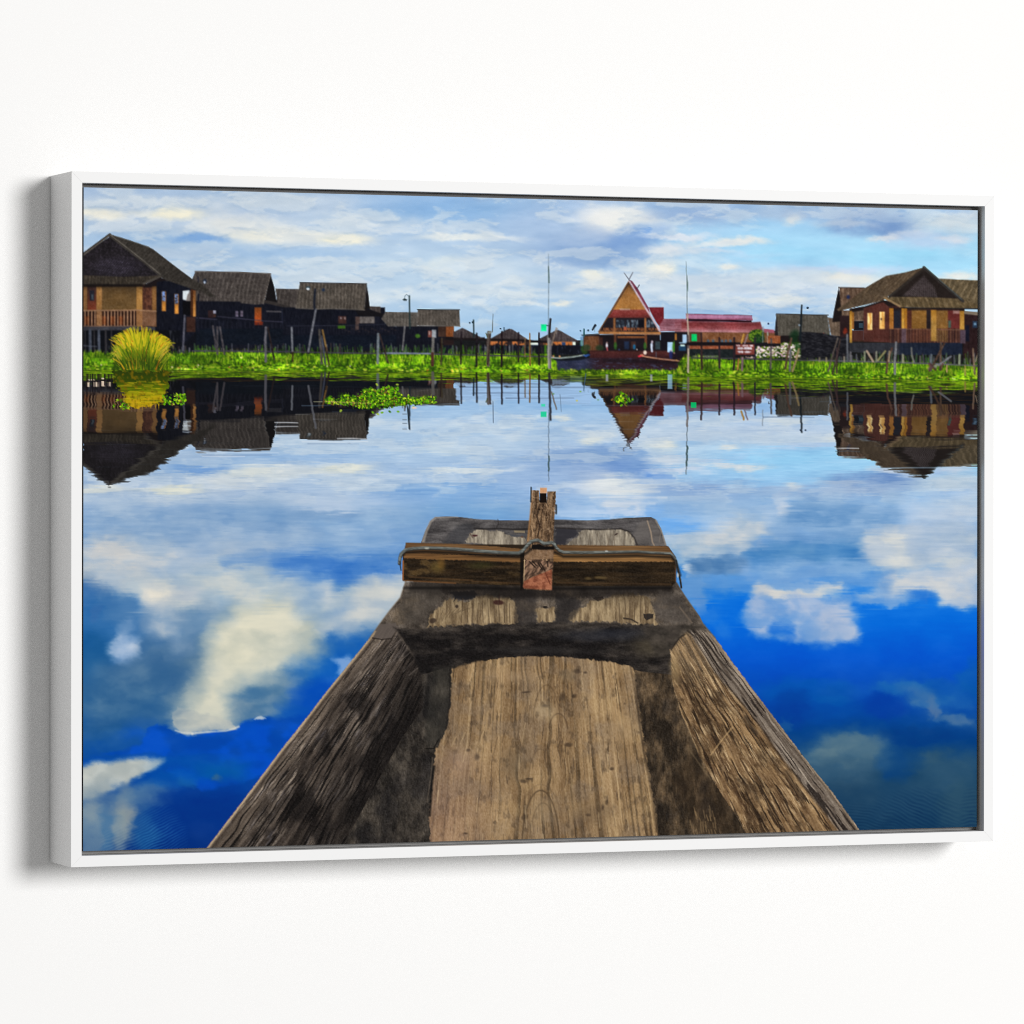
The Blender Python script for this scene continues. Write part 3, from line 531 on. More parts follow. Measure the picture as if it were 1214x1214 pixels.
# street lamps
for pts,hd,lab in ((D((155,110),(158,300),(162,500)),None,'taller curved printed street lamp above the fourth house'),(D((925,400),(928,600)),None,'small printed street lamp left of the middle huts')):
    i = part('street_lamp', lab); line(pts, 1.9, (34,50,52), i); POSTS.append((pts,1.9,(30,40,50),424))
line(D((152,140),(140,105),(122,92),(102,110),(98,140)),.8,(110,130,140)); poly(D((72,150),(95,138),(128,150),(125,165),(100,170),(78,162)),(24,38,40),i); ell(*D((880,432))[0],1,1,(40,56,70)); ell(*D((918,425))[0],1.5,1.2,(30,46,54))
ell(*E((135,502))[0],1,.9,(40,60,80)); line(E((178,490),(178,530)),1.2,(40,60,80))
i = part('street_lamp','small printed street lamp between the right hut and the pointed house'); line(E((1137,515),(1135,600)),1.6,(36,90,96),i); ell(*E((1095,530))[0],.8,.8,(50,80,100)); ell(*E((1187,522))[0],1,1,(40,60,80)); line(E((1120,600),(1115,690)),3,(110,150,190),alpha=.7)
i = part('street_lamp','dark printed lamp post in front of the plain grey roof'); p = G((1142,165),(1135,330),(1128,480)); line(p,[2,2.6],(20,28,34),i); POSTS.append((p,2.2,(20,28,34),437)); ell(*G((1195,190))[0],1.5,1.3,(30,44,60)); ell(*G((1120,345))[0],1,1.2,(150,170,190))
# flagpoles
fp = part('flagpole','left thin printed flagpole with a green flag plate beside a dark stake')
line([(650.2,301),(650.4,320),(650.6,338),(650.2,362),(650,398)],[.7,1.1],(98,116,128),fp); line([(650.3,316),(650.8,335)],[1.6,2.],(76,98,98),fp)
line([(650.4,398),(650.2,422),(651,436)],2.6,(156,154,150),fp); line([(652.8,404),(652.4,436)],2.4,(110,104,110),fp)
st = part('stake','dark printed stake bound to the left flagpole'); line(E((735,388),(720,600)),2.6,(34,30,32),st); POSTS.append((E((735,388),(720,940)),2.8,(40,38,46),438)); POSTS.append(([(650.4,306),(650.4,390)],.9,(110,130,150),438)); POSTS.append(([(650.4,318),(650.8,335)],1.8,(70,96,96),438))
stake(E((805,495),(748,700)),1.8,(160,140,124),437); line(E((820,500),(805,560)),.7,(150,140,130))
sg = part('flag','square turquoise-green printed plate on the left flagpole'); E.rect(621,450,688,532,(0,232,140),sg); line(E((688,465),(712,465)),1.2,(40,60,60))
fp = part('flagpole','right thin printed flagpole with a slim pennant in front of the long red roof')
line([(813.4,310),(814.2,330),(814.8,372)],[.6,1.2],(108,124,128),fp); poly([(813.2,318),(814,322),(815.8,336),(815.9,343),(814.6,349),(814.2,335)],(92,116,110),fp)
line([(814.8,372),(816.2,400),(815.8,441)],[1.6,2.6],grain((176,160,142),24,.8,.4,5),fp); POSTS.append(([(813.4,312),(814.8,372)],.9,(90,104,110),437)); POSTS.append(([(814.2,322),(815,345)],1.9,(60,86,84),437)); POSTS.append(([(814.8,375),(816.2,441)],2.4,(130,120,116),440)); line([(815.2,398),(816,412)],2.4,(60,50,56),alpha=.8)
sg2 = part('flag','small bright green printed plate on the wall of the long red-roofed building'); G.rect(150,425,199,489,(0,214,106),sg2)
# fence of the long building
bm = part('fence','dark printed fence posts and rail in front of the long red-roofed building')
for p,wd,c in ((G((236,415),(240,500),(243,740)),2.4,(52,34,34)),(G((400,460),(402,730)),2.2,(44,32,40)),(G((534,460),(534,700),(528,745)),2.4,(40,28,36)),(G((722,460),(720,740)),2,(38,34,44)),(G((868,470),(862,735)),2.2,(84,76,76)),
               (G((790,360),(792,500)),.8,(130,140,150))): line(p,wd,c,bm); POSTS.append((p,wd,c,446))
line(G((112,512),(540,512)),3.4,(24,18,22),bm); line(G((720,523),(940,523)),3,(24,20,26),bm)
for p,wd,c in ((G((620,430),(600,505)),2.2,(190,140,60)),(G((655,430),(628,510)),1.6,(130,110,120)),(G((575,650),(565,745)),1.8,(180,120,60)),(G((608,640),(605,750)),2.6,(124,96,104)),(G((1050,465),(1015,600),(995,735)),2.4,(84,60,50)),(G((1040,570),(1035,755)),2.6,(92,94,98)),(G((1115,560),(1095,650),(1058,760)),2.4,(140,120,84))): line(p,wd,c,part('stake')); POSTS.append((p,wd,c,447))
# sign with three lines of white lettering
sn = part('sign','brown printed notice board with three lines of white lettering'); G.rect(546,518,716,611,grain((122,56,48),22,.6,.6,3),sn); G.rect(546,518,716,522,(96,50,50)); G.rect(546,606,716,612,(80,36,36))
tx = part('lettering',None,sn)
for yy,x0,x1,hh,wd in ((529,556,700,7,1.),(553,562,690,14,1.5),(585,570,682,14,1.4)):
    x = x0
    while x < x1:
        wj = U(7,13); t = rs.randint(3)
        if t == 0: line(G((x,yy+hh*.4),(x+wj*.4,yy-hh*.4),(x+wj*.8,yy+hh*.4)),wd,(232,226,234),tx,.9)
        elif t == 1: line(G((x,yy-hh*.3),(x+wj*.7,yy-hh*.3),(x+wj*.7,yy+hh*.4)),wd,(222,216,228),tx,.9)
        else: ell(*G((x+wj*.4,yy))[0],wj*.35/7.6,hh*.4/7.6,(232,228,236),.8,tx)
        x += wj*.95
# right-hand stakes and stilts
for p,wd,c,wy_ in ((H((145,565),(110,680),(75,810)),2.,(120,106,96),447),(H((162,575),(140,700),(105,830)),2.2,(80,64,60),447),(H((138,640),(138,825)),1.8,(84,60,64),447),(H((214,540),(216,735)),2.4,(124,128,138),447),
  (H((575,598),(566,735),(566,830)),3.,(150,152,158),449),(H((545,640),(512,735),(505,820)),2.6,(120,84,70),449),(H((1143,645),(1148,740),(1155,830)),2.4,(160,130,108),449),(H((1183,670),(1160,740)),1.6,(170,150,130),449),(H((1085,770),(1085,840)),1.8,(200,170,90),449),
  (H((688,638),(692,690),(705,742)),2.2,(150,150,142),449),(H((835,690),(830,800)),3.,(120,128,140),449),(H((905,600),(903,800)),2.6,(110,86,70),449),(H((930,605),(850,760),(820,805)),2.8,(96,70,56),449),(H((980,700),(890,765)),2.6,(140,142,150),449)): stake(p,wd,c,wy_)
for p,wd,c in ((H((360,662),(405,738)),2.6,(176,152,128)),(H((496,662),(440,730)),2.2,(150,144,92)),(H((343,668),(343,735)),2.4,(130,136,110)),(H((430,668),(430,735)),2.2,(130,130,112)),(H((240,670),(240,735)),2,(110,106,112)),(H((527,665),(522,735)),2.2,(160,140,110)),(H((626,690),(626,742)),2.4,(150,150,120)),(H((1043,690),(1041,755)),2.6,(140,150,120)),(H((10,712),(10,740)),2,(120,110,90)),(H((60,712),(60,740)),2,(140,130,100)),(H((192,705),(192,740)),1.8,(150,140,120)),(H((950,770),(950,815)),2,(160,130,90)),(H((753,700),(753,745)),1.6,(100,96,90))): line(p,wd,c,part('stake'),.95)
for i in range(7): line(H((860+U(-50,60),U(750,780)),(860+U(-50,60),U(785,808))),2.4,[(90,60,60),(120,120,130),(60,40,40)][i%3],0,.8)
# canoes and people
cn = part('canoe','dark printed canoe with a pale rim and blue tip by the right hut')
poly(E((745,852),(800,862),(1000,845),(1180,808),(1214,815),(1190,850),(1100,880),(900,890),(790,882)), (18,22,30), cn); line(E((750,850),(850,856),(1000,842),(1140,818)),1.5,(160,176,170),cn); poly(E((1120,822),(1195,806),(1212,816),(1160,845)),(44,84,160),cn); 
for x0 in (770,845): ell(*E((x0,835))[0],1.1,1.2,(200,140,110),.9)
cn = part('canoe','tan printed canoe with a red prow in front of the pointed house')
poly(M((565,425),(620,405),(655,425),(850,455),(1065,478),(1050,498),(850,492),(660,462),(600,440)), (40,22,26), cn); line(M((600,415),(650,432),(850,462),(1060,484)),[1.8,1.3],(200,142,108),cn); poly(M((562,428),(600,412),(620,432),(580,440)),(226,46,62),cn); poly(M((600,412),(620,400),(655,425),(620,435)),(214,120,96),cn); poly(M((1020,480),(1035,450),(1045,478)),(206,164,70))
for lab,pt,rx,ry,c,head in (('printed person in a pale round hat sitting in the tan canoe',M((655,385))[0],1.9,2.2,(228,208,192),None),('printed person in white and red standing at the left of the deck',M((196,300))[0],1.3,3.2,(214,206,216),1),('printed person in blue on the middle of the deck',M((526,318))[0],1.5,3,(26,96,140),None),('printed person in a long white robe on the deck',M((736,300))[0],1.2,4.4,(196,206,232),1),('printed person in blue stepping off the deck at its right end',M((965,410))[0],2.2,4.6,(34,38,92),1)):
    pe = part('person',lab); ell(pt[0],pt[1],rx,ry,c,1,pe,soft=.3)
    if head: ell(pt[0]+.3,pt[1]-ry-.4,.8,.9,(190,150,140),.9,pe)
line(M((198,325),(204,358)),1.4,(206,90,96)); ell(*M((740,255))[0],1.2,1.6,(206,190,206),.9); line(M((730,290),(738,370)),2.2,(206,220,244)); ell(*M((557,347))[0],.9,1,(214,206,206),.9); ell(*M((345,350))[0],1.2,1,(50,60,96),.9); ell(*M((1005,392))[0],1,1.1,(180,130,150),.9); poly(M((985,400),(1040,395),(1060,470),(985,470)),(28,18,30),0,.9); line(M((788,380),(788,440)),1.2,(70,80,96),alpha=.7)
ell(*F((735,848))[0],1.8,2.2,(228,208,192))
# photographic unevenness: grime, uneven boards, slight lens softness over shore and houses
wl = win(BX0, BY0, BX1, 452); m_ = (idb[wl] != SKY)[..., None]*1.; x = PX[wl]; y = PY[wl]; t_ = img[wl]
b_ = t_.copy(); b_[:,1:-1] = t_[:,:-2]*.22+t_[:,1:-1]*.56+t_[:,2:]*.22; c_ = b_.copy(); c_[1:-1] = b_[:-2]*.22+b_[1:-1]*.56+b_[2:]*.22
g_ = .78+.46*fbm(x/13, y/8, 51, 5, .6); d_ = (fbm(x*.55, y*.5, 57, 3)-.5)*26
c_ = c_*g_[..., None]+d_[..., None]*np.clip(c_.mean(-1, keepdims=True)/90, .25, 1)
lum = c_.mean(-1, keepdims=True); c_ = lum+(c_-lum)*.93
gr = (idb[wl] == BANK)[..., None]; big = ss(.42,.66,fbm(x/24, y/7, 61, 4))[..., None]; c_ = np.where(gr, c_*(.94+.3*big)*col((1.02,1.,.85)), c_)
m_ = np.where((idb[wl] == tf)[..., None], m_*.35, m_); img[wl] = t_*(1-m_)+c_*m_
LANDBUF = img.copy(); lid = idb.copy()

# ---- the lake: everything above mirrored with ripples, then the open water and its clouds
wr = win(BX0, 436, BX1, BY1); x = PX[wr]; y = PY[wr]
W0 = yw(x); isw = y > W0+.4
mB = np.interp(x, [98,215,232,440,457,548,556,690,700,905,918,984,988,1160], [426,427.5,428.2,428.4,424,423.5,425,426,428.5,429.5,432,433,441.5,442])
amp = ss(440, 560, y)
rip = (fbm(x/40, y*.55, 3, 4)-.5)
dx = (fbm(x/60, y*.3, 6, 3)-.5)*(2+5*amp); dy = rip*(3+8*amp)+(fbm(x/14, y*.8, 9, 3)-.5)*2*(.4+amp)
sx = x+dx; syb = 2*mB-y+dy
d = np.maximum(0, y-431); k_ = np.interp(d, [0,40,110,175], [1,.92,.84,.84]); sys_ = 432-d/k_+dy*1.2
refl = sample(SKYBUF, sx, np.clip(sys_, 226, 460))*col((.93,.955,.985))-4
refl += ((fbm(x/30, y*.5, 12, 4)-.5)*ss(440,600,y)*22+(fbm(x/11, y*.95, 19, 3)-.5)*15)[..., None]*col((1,.8,.5))
bm_ = ((bid != SKY) | (np.abs(img_b-SKYBUF).sum(-1) > 12)).astype(float); bm_[:, :] = np.where(PY > 404, 1., bm_)
a = (sample(bm_, sx-.6, syb)+sample(bm_, sx+.6, syb)+sample(bm_, sx, syb-.8)+sample(bm_, sx, syb+.8))/4*(syb > 226); a = ss(.25, .75, a)
def vb(Bf, xx, yy): return (sample(Bf, xx, yy-1.4)+sample(Bf, xx, yy)+sample(Bf, xx, yy+1.4))/3
bc = vb(BLD, sx, syb)*np.interp(x,[97,600,690,900,990,1160],[.7,.7,.6,.62,.76,.76])[..., None]+col((3,3,3)); bcl = bc.mean(-1, keepdims=True); bc = bcl+(bc-bcl)*.85
bc = np.where((syb > 404)[..., None], mix(np.broadcast_to(col((16,17,22)), bc.shape), (34,26,22), ss(.4,.7,fbm(x*.05,y*.9,3,3))), bc)
mid = (x > 560)*(x < 800)*(syb > 402)
refl = refl*(1-a[..., None])+bc*a[..., None]
st_ = (ss(.60,.68,fbm(x/60, y*.7, 13, 3))*ss(470,440,y)*.25)[..., None]; refl = refl*(1-st_)+col((60,72,84))*st_
img[wr] = np.where(isw[..., None], refl, img[wr]); idb[wr] = np.where(isw, LAKE, idb[wr])
# window of sky between the huts, mirrored
def wbox(x0,y0,x1,y1,c,al,sx_=1.): poly([(x0,y0),(x1,y0),(x1,y1),(x0,y1)], lambda x,y: mix(c,[v*1.06 for v in c],ss(.4,.6,vn(x*.06,y*.9,4))), 0, al, soft=sx_, rough=1.5, rf=.25)
for x0,y0,x1,y1,al in ((541,454,650,458,.75),(541,460,652,474,.92),(552,456,560,476,.8),(590,447,616,449,.5),(655,450,688,456,.5),(676,446,690,462,.9),(655,457,700,480,.85)): wbox(x0,y0,x1,y1,(150,182,218),al)
for x0,x1,y_ in ((545,650,459),(560,640,466),(575,655,455),(600,680,472),(655,700,459)): line([(x0,y_),(x1,y_)],[.8,.6],(56,70,96),0,.7,soft=.4)
# mirrored bank
wg = win(BX0, 438, BX1, 470); x = PX[wg]; y = PY[wg]; W0 = yw(x); dd = y-W0
hg = np.interp(x, [97,250,300,640,660,800,815,900,1166],[13,10,10,11,12,12,18,17,15])
gsrc = sample(LANDBUF, x+(fbm(x/20,y*.6,4,3)-.5)*3, W0-dd*1.25)
ga = ss(1.15,.55,dd/hg+(fbm(x/22,y*.6,7,3)-.5)*1.5)*(dd>.3)*.86
gcol = gsrc*.5+mix((54,84,8),(140,176,14),ss(.35,.65,fbm(x/14,y*.9,8,3)))*.5
img[wg] = img[wg]*(1-ga[...,None])+gcol*ga[...,None]
# mirrored yellow clump
poly([(133,440),(136,455),(148,470),(150,483),(160,484),(175,482),(190,478),(198,462),(203,440)], lambda x,y: mix(lerpc(y,[440,452,462,470,486],[(40,54,10),(52,70,8),(104,124,6),(176,156,12),(196,158,16)]),(120,96,10),ss(.45,.8,fbm(x*.35,y*.25,4,3))*.8), 0, .96, rough=4, rf=.35)
for i in range(90): x=U(146,192); y=U(452,480); line([(x-U(2,8),y),(x+U(2,8),y+.3)],.8,[(206,180,30),(150,150,16),(60,70,12)][rs.randint(3)],0,.6)
for i in range(30): x=U(146,196); y=U(466,482); line([(x,y),(x+U(-1,1),y+U(3,8))],[1.,.5],(200,160,30),0,.7)
for x0,x1,y0,y1 in ((104,113,449.5,451),(103,106,453,458.5),(111,118,453,458.5),(120,125,452,458),(128,131,453,458),(120,124,448,449.5)): rect(x0,y0,x1,y1,(236,214,190),0,soft=.5,alpha=.9)
for i in range(14): x=U(100,135); line([(x,444),(x,U(452,470))],1.6,(26,20,24),0,.7)
# mirrored stakes
wv = lambda x, y: 1.6*math.sin(y*.55+x)+.9*math.sin(y*1.3+x*2)
for pts, wd, c, wy_ in POSTS:
    p = np.array(pts, float); m_ = wy_ if wy_ else 438
    q = [(px_, 2*m_-py_) for px_, py_ in pts][::-1]; q2 = []
    for (xa, ya), (xb, yb) in zip(q[:-1], q[1:]):
        n_ = max(2, int(abs(yb-ya)/2.2))
        for t in range(n_): f = t/n_; yy = ya+(yb-ya)*f; q2.append((xa+(xb-xa)*f+wv(xa, yy)*.22*ss(445, 500, np.array(yy)), yy))
    q2.append(q[-1]); q2 = [t for t in q2 if t[1] > float(yw(t[0]))+1]
    if len(q2) > 1: line(q2, wd, [v*.82 for v in c], 0, .85, soft=.25)
rect(641.5,479,646.5,482,(60,215,170),0,alpha=.9,soft=.5); rect(641,488,648,494.5,(30,205,150),0,alpha=.95,soft=.5); G.rect(145,580+2,200,582,(0,0,0),0,alpha=0); rect(819,477,825.5,483.5,(0,190,105),0,alpha=.9,soft=.5)
line([(664,468),(665.5,488)],.8,(90,110,130),0,.7); line([(584.5,476),(585,501)],1,(80,96,116),0,.8); line([(484.5,485),(485.8,509)],1.6,(40,50,64),0,.9)
for y_ in (491,497.5,502,508.5): line([(477.5,y_),(482,y_)],1.1,(110,124,140),0,.8)
for x_,y_ in ((949,510),(955,510)): ell(x_,y_,1.2,.9,(30,40,60),.9)
line([(694.5,443),(692,463)],1.2,(60,90,120),0,.7)
for x_ in (719.5,772,794): rect(x_-2.5 if x_>780 else x_-1.3,444,x_+3 if x_>780 else x_+1.5,461 if x_>780 else 452,(150,196,232) if x_>780 else (170,170,200),0,alpha=.7,soft=1.)
# ripple lines at roof reflections
for x0,x1,y_,c,al in ((232,330,536.5,(206,222,240),.8),(240,322,539.5,(120,140,170),.6),(240,290,541,(214,224,238),.7),(326,353,501,(226,232,240),.95),(326,353,506,(226,232,240),.9),(326,353,503.5,(30,36,46),.9),(358,436,523.5,(220,230,240),.85),(365,425,526,(120,140,170),.5),(400,435,520,(226,232,240),.8),(990,1018,532,(214,220,224),.95),(991,1019,535,(70,80,90),.9),(990,1017,529.5,(60,54,46),.9),(218,226,500,(210,224,234),.9),(219,226,505,(214,226,238),.9),(217,227,512,(190,206,222),.8),(358,392,481,(90,110,130),.7),(396,450,479.5,(150,170,190),.5),(690,800,481,(120,140,170),.3),(905,965,494.5,(70,90,120),.6),(1040,1160,555,(160,190,215),.7)):
    line([(x0,y_),((x0+x1)/2,y_+U(-.6,.6)),(x1,y_+U(-.5,.5))],[.9,.7],c,0,al,soft=.3)
for i in range(70):
    yy = U(470,575); xx = U(100,1150); line([(xx,yy),(xx+U(8,45),yy+U(-.3,.3))],[.7,.5],[(226,236,246),(110,146,196)][rs.randint(2)],0,.22*(1 if (330<xx<980) else .3),soft=.3)
# ripple rings round the pagoda tip
for yy in np.arange(482,525,3.1):
    hw = (525-yy)*.5; line([(745-hw,yy),(745-hw-4,yy+.4)],[1.3,.6],(50,40,44),0,.75); line([(745+hw*.9,yy+1.2),(745+hw*.9+4,yy+1.5)],[1.3,.6],(70,50,60),0,.75)
for i in range(7): line([(733+U(-12,6),526+i*2.3),(748+U(0,16),526.2+i*2.3)],.8,(110,140,180),0,.4,soft=.3)

# open water
wd_ = win(BX0, 575, BX1, BY1); x = PX[wd_]; y = PY[wd_]
wx = (fbm(x/45, y/30, 21, 4)-.5)*26; wy2 = (fbm(x/45+7, y/22, 25, 4)-.5)*16
base_l = lerpc(y, [575,605,650,700,760,820,870,910,950,1000], [(176,198,226),(132,168,208),(112,156,206),(88,138,190),(58,112,168),(30,90,158),(6,80,184),(0,72,168),(0,56,142),(0,46,122)])
base_r = lerpc(y, [575,600,640,675,705,740,780,820,860,900,950,1000], [(150,200,246),(136,180,226),(110,168,228),(66,142,218),(14,116,222),(0,104,218),(0,86,206),(0,72,178),(0,66,142),(14,66,116),(22,62,96),(18,56,86)])
base = mix(base_l, base_r, ss(560, 780, x))
t_ = ss(577, 612, y+wy2*.6)
DW = img.copy(); DW[wd_] = base
WB = [ # left
 (250,612,170,16,(116,154,196),.7),(140,602,50,10,(190,206,222),.6),(200,590,30,10,(216,220,222),.6),(175,640,70,12,(126,160,196),.7),(330,608,60,9,(122,162,204),.6),(400,596,70,14,(198,212,230),.8),(420,622,60,12,(150,186,222),.6),(470,608,40,16,(140,178,216),.6),
 (133,664,40,24,(206,208,208),.85),(120,682,26,10,(212,208,198),.7),(190,652,50,14,(160,184,208),.6),(225,662,30,10,(140,170,204),.6),(290,655,60,14,(172,192,214),.6),(340,640,50,8,(160,188,216),.5),(108,706,22,26,(56,106,166),.85),(112,745,30,40,(34,100,166),.8),(110,790,30,40,(22,88,146),.85),(140,720,24,18,(70,120,172),.7),
 (165,690,20,16,(170,190,208),.7),(250,700,60,22,(178,194,206),.75),(190,706,20,19,(226,222,208),.95),(176,700,10,8,(232,226,212),.7),(232,706,26,9,(198,204,206),.6),(205,735,16,20,(160,180,200),.8),(214,752,9,14,(170,186,200),.7),(180,738,14,26,(90,130,172),.6),
 (150,768,14,15,(130,164,206),.7),(149,770,11,8,(196,210,230),.9),(157,773,5,5,(216,224,236),.8),(142,786,14,4,(80,140,206),.5),(150,745,8,12,(120,156,196),.5),
 (240,735,34,20,(98,136,172),.85),(190,785,40,30,(62,108,154),.8),(165,815,70,26,(46,98,148),.8),(215,770,26,26,(80,120,160),.8),(230,805,24,22,(92,128,160),.8),
 (301,698,44,22,(196,204,204),.85),(350,690,20,20,(150,178,206),.6),(320,730,56,26,(210,212,196),.9),(305,765,60,28,(214,214,192),.9),(270,790,50,26,(208,208,184),.9),(240,832,36,20,(208,206,182),.9),(258,848,40,14,(176,184,180),.8),(212,840,18,16,(168,180,180),.6),(345,755,44,20,(196,202,194),.85),(290,740,30,20,(222,218,196),.7),(255,815,30,20,(216,212,186),.8),
 (268,714,16,7,(150,180,206),.6),(292,706,8,6,(120,156,196),.6),(305,678,60,6,(120,160,204),.5),(268,686,10,6,(96,146,202),.6),(300,659,30,7,(84,134,198),.7),(328,668,14,22,(90,146,208),.6),
 (380,668,70,18,(62,122,200),.9),(440,676,50,12,(50,112,198),.7),(350,655,40,6,(100,150,208),.6),(420,650,40,10,(120,164,214),.6),(410,655,14,6,(150,184,220),.6),(460,640,26,10,(96,148,210),.6),
 (383,704,8,13,(206,212,214),.85),(365,710,14,12,(180,196,210),.6),(410,714,26,14,(120,158,196),.7),(378,730,30,10,(120,156,190),.8),(450,694,34,14,(206,210,210),.9),(430,712,40,16,(184,196,202),.85),(408,735,24,14,(170,186,196),.7),(440,735,30,10,(140,170,196),.5),
 (395,765,50,24,(16,92,178),.9),(360,772,30,18,(60,112,164),.7),(370,800,60,26,(8,92,186),.9),(330,830,50,22,(8,84,176),.8),(300,822,36,24,(58,112,158),.85),(322,806,18,20,(90,132,166),.7),(316,845,16,12,(70,120,164),.6),(404,792,9,14,(136,172,220),.85),(398,806,12,5,(50,120,200),.6),(290,845,20,12,(100,132,160),.6),(380,830,40,24,(2,76,184),.8),
 (170,850,60,14,(38,92,150),.7),(110,850,40,26,(16,78,136),.8),(120,885,50,16,(14,78,144),.6),(190,862,20,8,(20,84,160),.5),
 # right
 (700,628,60,10,(150,190,230),.6),(738,578,34,12,(228,226,220),.9),(748,594,38,8,(222,226,230),.9),(738,608,34,5,(206,218,236),.7),(690,606,34,8,(190,212,238),.6),(775,600,16,12,(110,170,236),.6),(660,590,30,12,(134,176,222),.6),(560,600,60,20,(110,164,216),.6),(600,575,60,6,(120,168,216),.5),
 (846,590,56,18,(140,176,216),.8),(800,575,30,5,(110,160,226),.6),(900,575,60,6,(146,186,230),.6),(978,604,60,26,(112,158,206),.85),(1043,588,34,20,(122,164,214),.85),(928,595,8,16,(218,222,228),.9),(916,604,14,10,(190,208,232),.6),(960,590,24,8,(172,198,226),.6),(1000,582,30,6,(160,190,224),.6),(1095,590,34,20,(160,200,240),.6),(1142,598,34,16,(206,213,220),.85),(1110,605,26,10,(196,210,226),.7),(1080,575,40,4,(196,206,228),.6),
 (885,622,40,14,(186,202,222),.8),(823,622,36,8,(104,170,240),.8),(812,641,40,8,(190,202,214),.8),(845,636,28,10,(160,186,214),.7),(876,644,16,16,(204,208,212),.85),(858,655,30,14,(140,170,200),.6),(900,648,8,8,(206,210,218),.7),(925,632,24,14,(134,172,212),.7),(947,630,10,4,(110,170,238),.7),(800,655,30,14,(150,180,206),.7),
 (984,652,60,16,(78,136,194),.9),(930,660,34,14,(92,144,196),.8),(1010,640,40,10,(110,154,204),.7),(1040,626,26,12,(170,190,212),.8),(1052,640,24,10,(206,209,210),.9),(1055,662,34,14,(206,209,206),.95),(1066,650,26,16,(196,202,208),.8),(1120,628,44,24,(152,176,206),.85),(1085,605,34,14,(168,194,224),.7),(1110,656,34,12,(150,178,208),.8),(1140,645,24,12,(190,202,216),.7),
 (846,672,34,12,(74,122,176),.85),(872,664,26,6,(44,116,190),.7),(830,674,16,8,(124,160,196),.7),(820,675,8,6,(206,214,222),.85),(885,672,16,8,(170,190,216),.6),(935,672,50,12,(104,152,206),.8),(980,672,50,10,(126,166,212),.7),(1020,684,30,10,(106,156,212),.6),(920,684,40,8,(130,170,216),.6),
 (1148,672,24,14,(204,207,208),.9),(1120,690,46,14,(188,198,212),.9),(1075,694,34,14,(176,190,208),.9),(1045,712,34,6,(130,168,214),.8),(1140,708,30,10,(176,190,212),.9),(1095,705,12,8,(50,116,206),.6),(1058,690,10,12,(90,144,206),.6),
 (905,702,14,8,(214,212,206),.9),(945,704,44,6,(214,213,208),.9),(975,697,30,5,(170,192,218),.8),(930,694,30,5,(150,184,220),.7),
 (905,728,20,24,(148,174,214),.9),(896,742,14,10,(160,180,214),.6),(940,720,26,14,(144,174,218),.85),(975,736,36,24,(162,182,214),.9),(998,748,18,12,(192,198,214),.9),(960,750,26,9,(140,170,214),.8),(925,748,13,8,(6,98,208),.85),(975,724,10,6,(110,150,206),.5),(945,752,10,6,(40,110,214),.6),
 (822,700,14,20,(110,156,206),.8),(828,725,7,20,(86,140,206),.6),(846,730,12,12,(40,122,216),.6),(860,745,10,10,(40,122,216),.5),
 (960,822,60,14,(4,92,172),.5),(1072,815,30,7,(36,112,178),.7),(1100,830,20,8,(60,114,166),.7),(1106,838,6,12,(96,118,150),.7),(1130,853,20,6,(74,112,152),.7),(1120,822,40,14,(8,88,166),.5),(1155,805,16,20,(8,92,170),.6),(1052,836,26,12,(0,58,158),.7),(940,842,20,20,(0,60,150),.6),(935,858,8,8,(40,96,150),.5),(985,835,30,20,(0,78,166),.5),(1080,872,60,10,(0,58,128),.7),
 (1004,884,34,14,(88,118,134),.85),(1030,892,16,14,(84,114,130),.8),(975,896,24,10,(74,108,130),.7),(997,918,56,24,(54,88,112),.8),(1120,918,50,26,(48,84,108),.75),(1140,955,34,26,(42,78,100),.7),(1060,945,50,30,(26,66,98),.7),(1000,950,40,24,(26,62,92),.7),(1060,905,20,18,(8,66,126),.6),
]
for k, (cx, cy, rx, ry, c, a_) in enumerate(WB): blob(cx, cy, rx, ry, c, a_, s=.5, wp=13, seed=k % 4, buf=DW)
for k, (cx, cy, rx, ry, c, a_) in enumerate(WB):     # smaller torn scraps along the cloud edges
    if k % 2 == 0 and rx > 14: blob(cx+rx*.75*math.cos(k), cy+ry*.8*math.sin(k), rx*.3, ry*.28, c, a_*.7, s=.6, wp=9, seed=(k+1) % 4, buf=DW)
for k, (cx, cy, rx, ry, c, a_) in enumerate([(300,640,120,16,(168,190,214),.55),(160,625,70,12,(176,196,216),.5),(240,668,60,16,(186,200,214),.7),(430,640,60,10,(140,176,214),.5),
 (270,690,90,20,(190,200,204),.55),(160,690,30,14,(196,204,206),.6),(350,708,50,18,(196,204,206),.7),(470,705,30,16,(200,208,210),.8),(455,722,30,14,(176,190,200),.7),(415,724,50,14,(170,186,200),.6),
 (195,795,60,30,(60,102,146),.6),(150,830,50,20,(34,90,140),.5),(230,850,40,16,(80,120,150),.5),(345,775,40,20,(150,172,182),.5),(300,800,40,22,(160,178,180),.5),
 (860,610,60,14,(178,200,224),.6),(930,645,60,20,(110,152,200),.7),(1000,620,50,20,(124,164,208),.6),(1085,640,60,16,(186,200,216),.6),(1010,665,50,12,(96,146,202),.6),(1100,668,50,14,(186,198,210),.7),
 (960,690,70,10,(116,162,214),.6),(880,690,40,10,(120,164,214),.5),(840,690,30,16,(96,150,208),.5),(1120,610,40,14,(186,204,224),.6),(1150,580,30,10,(190,208,230),.5),(820,600,30,12,(140,184,232),.5),(900,660,60,10,(140,172,206),.5),
 (1000,712,40,5,(70,140,218),.5),(1060,705,40,6,(120,164,214),.5)]): blob(cx,cy,rx,ry,c,a_,s=.6,wp=15,seed=(k+2)%4, buf=DW)
RC = Zm(780,540,3.153); LC = Zm(95,540,3.035)
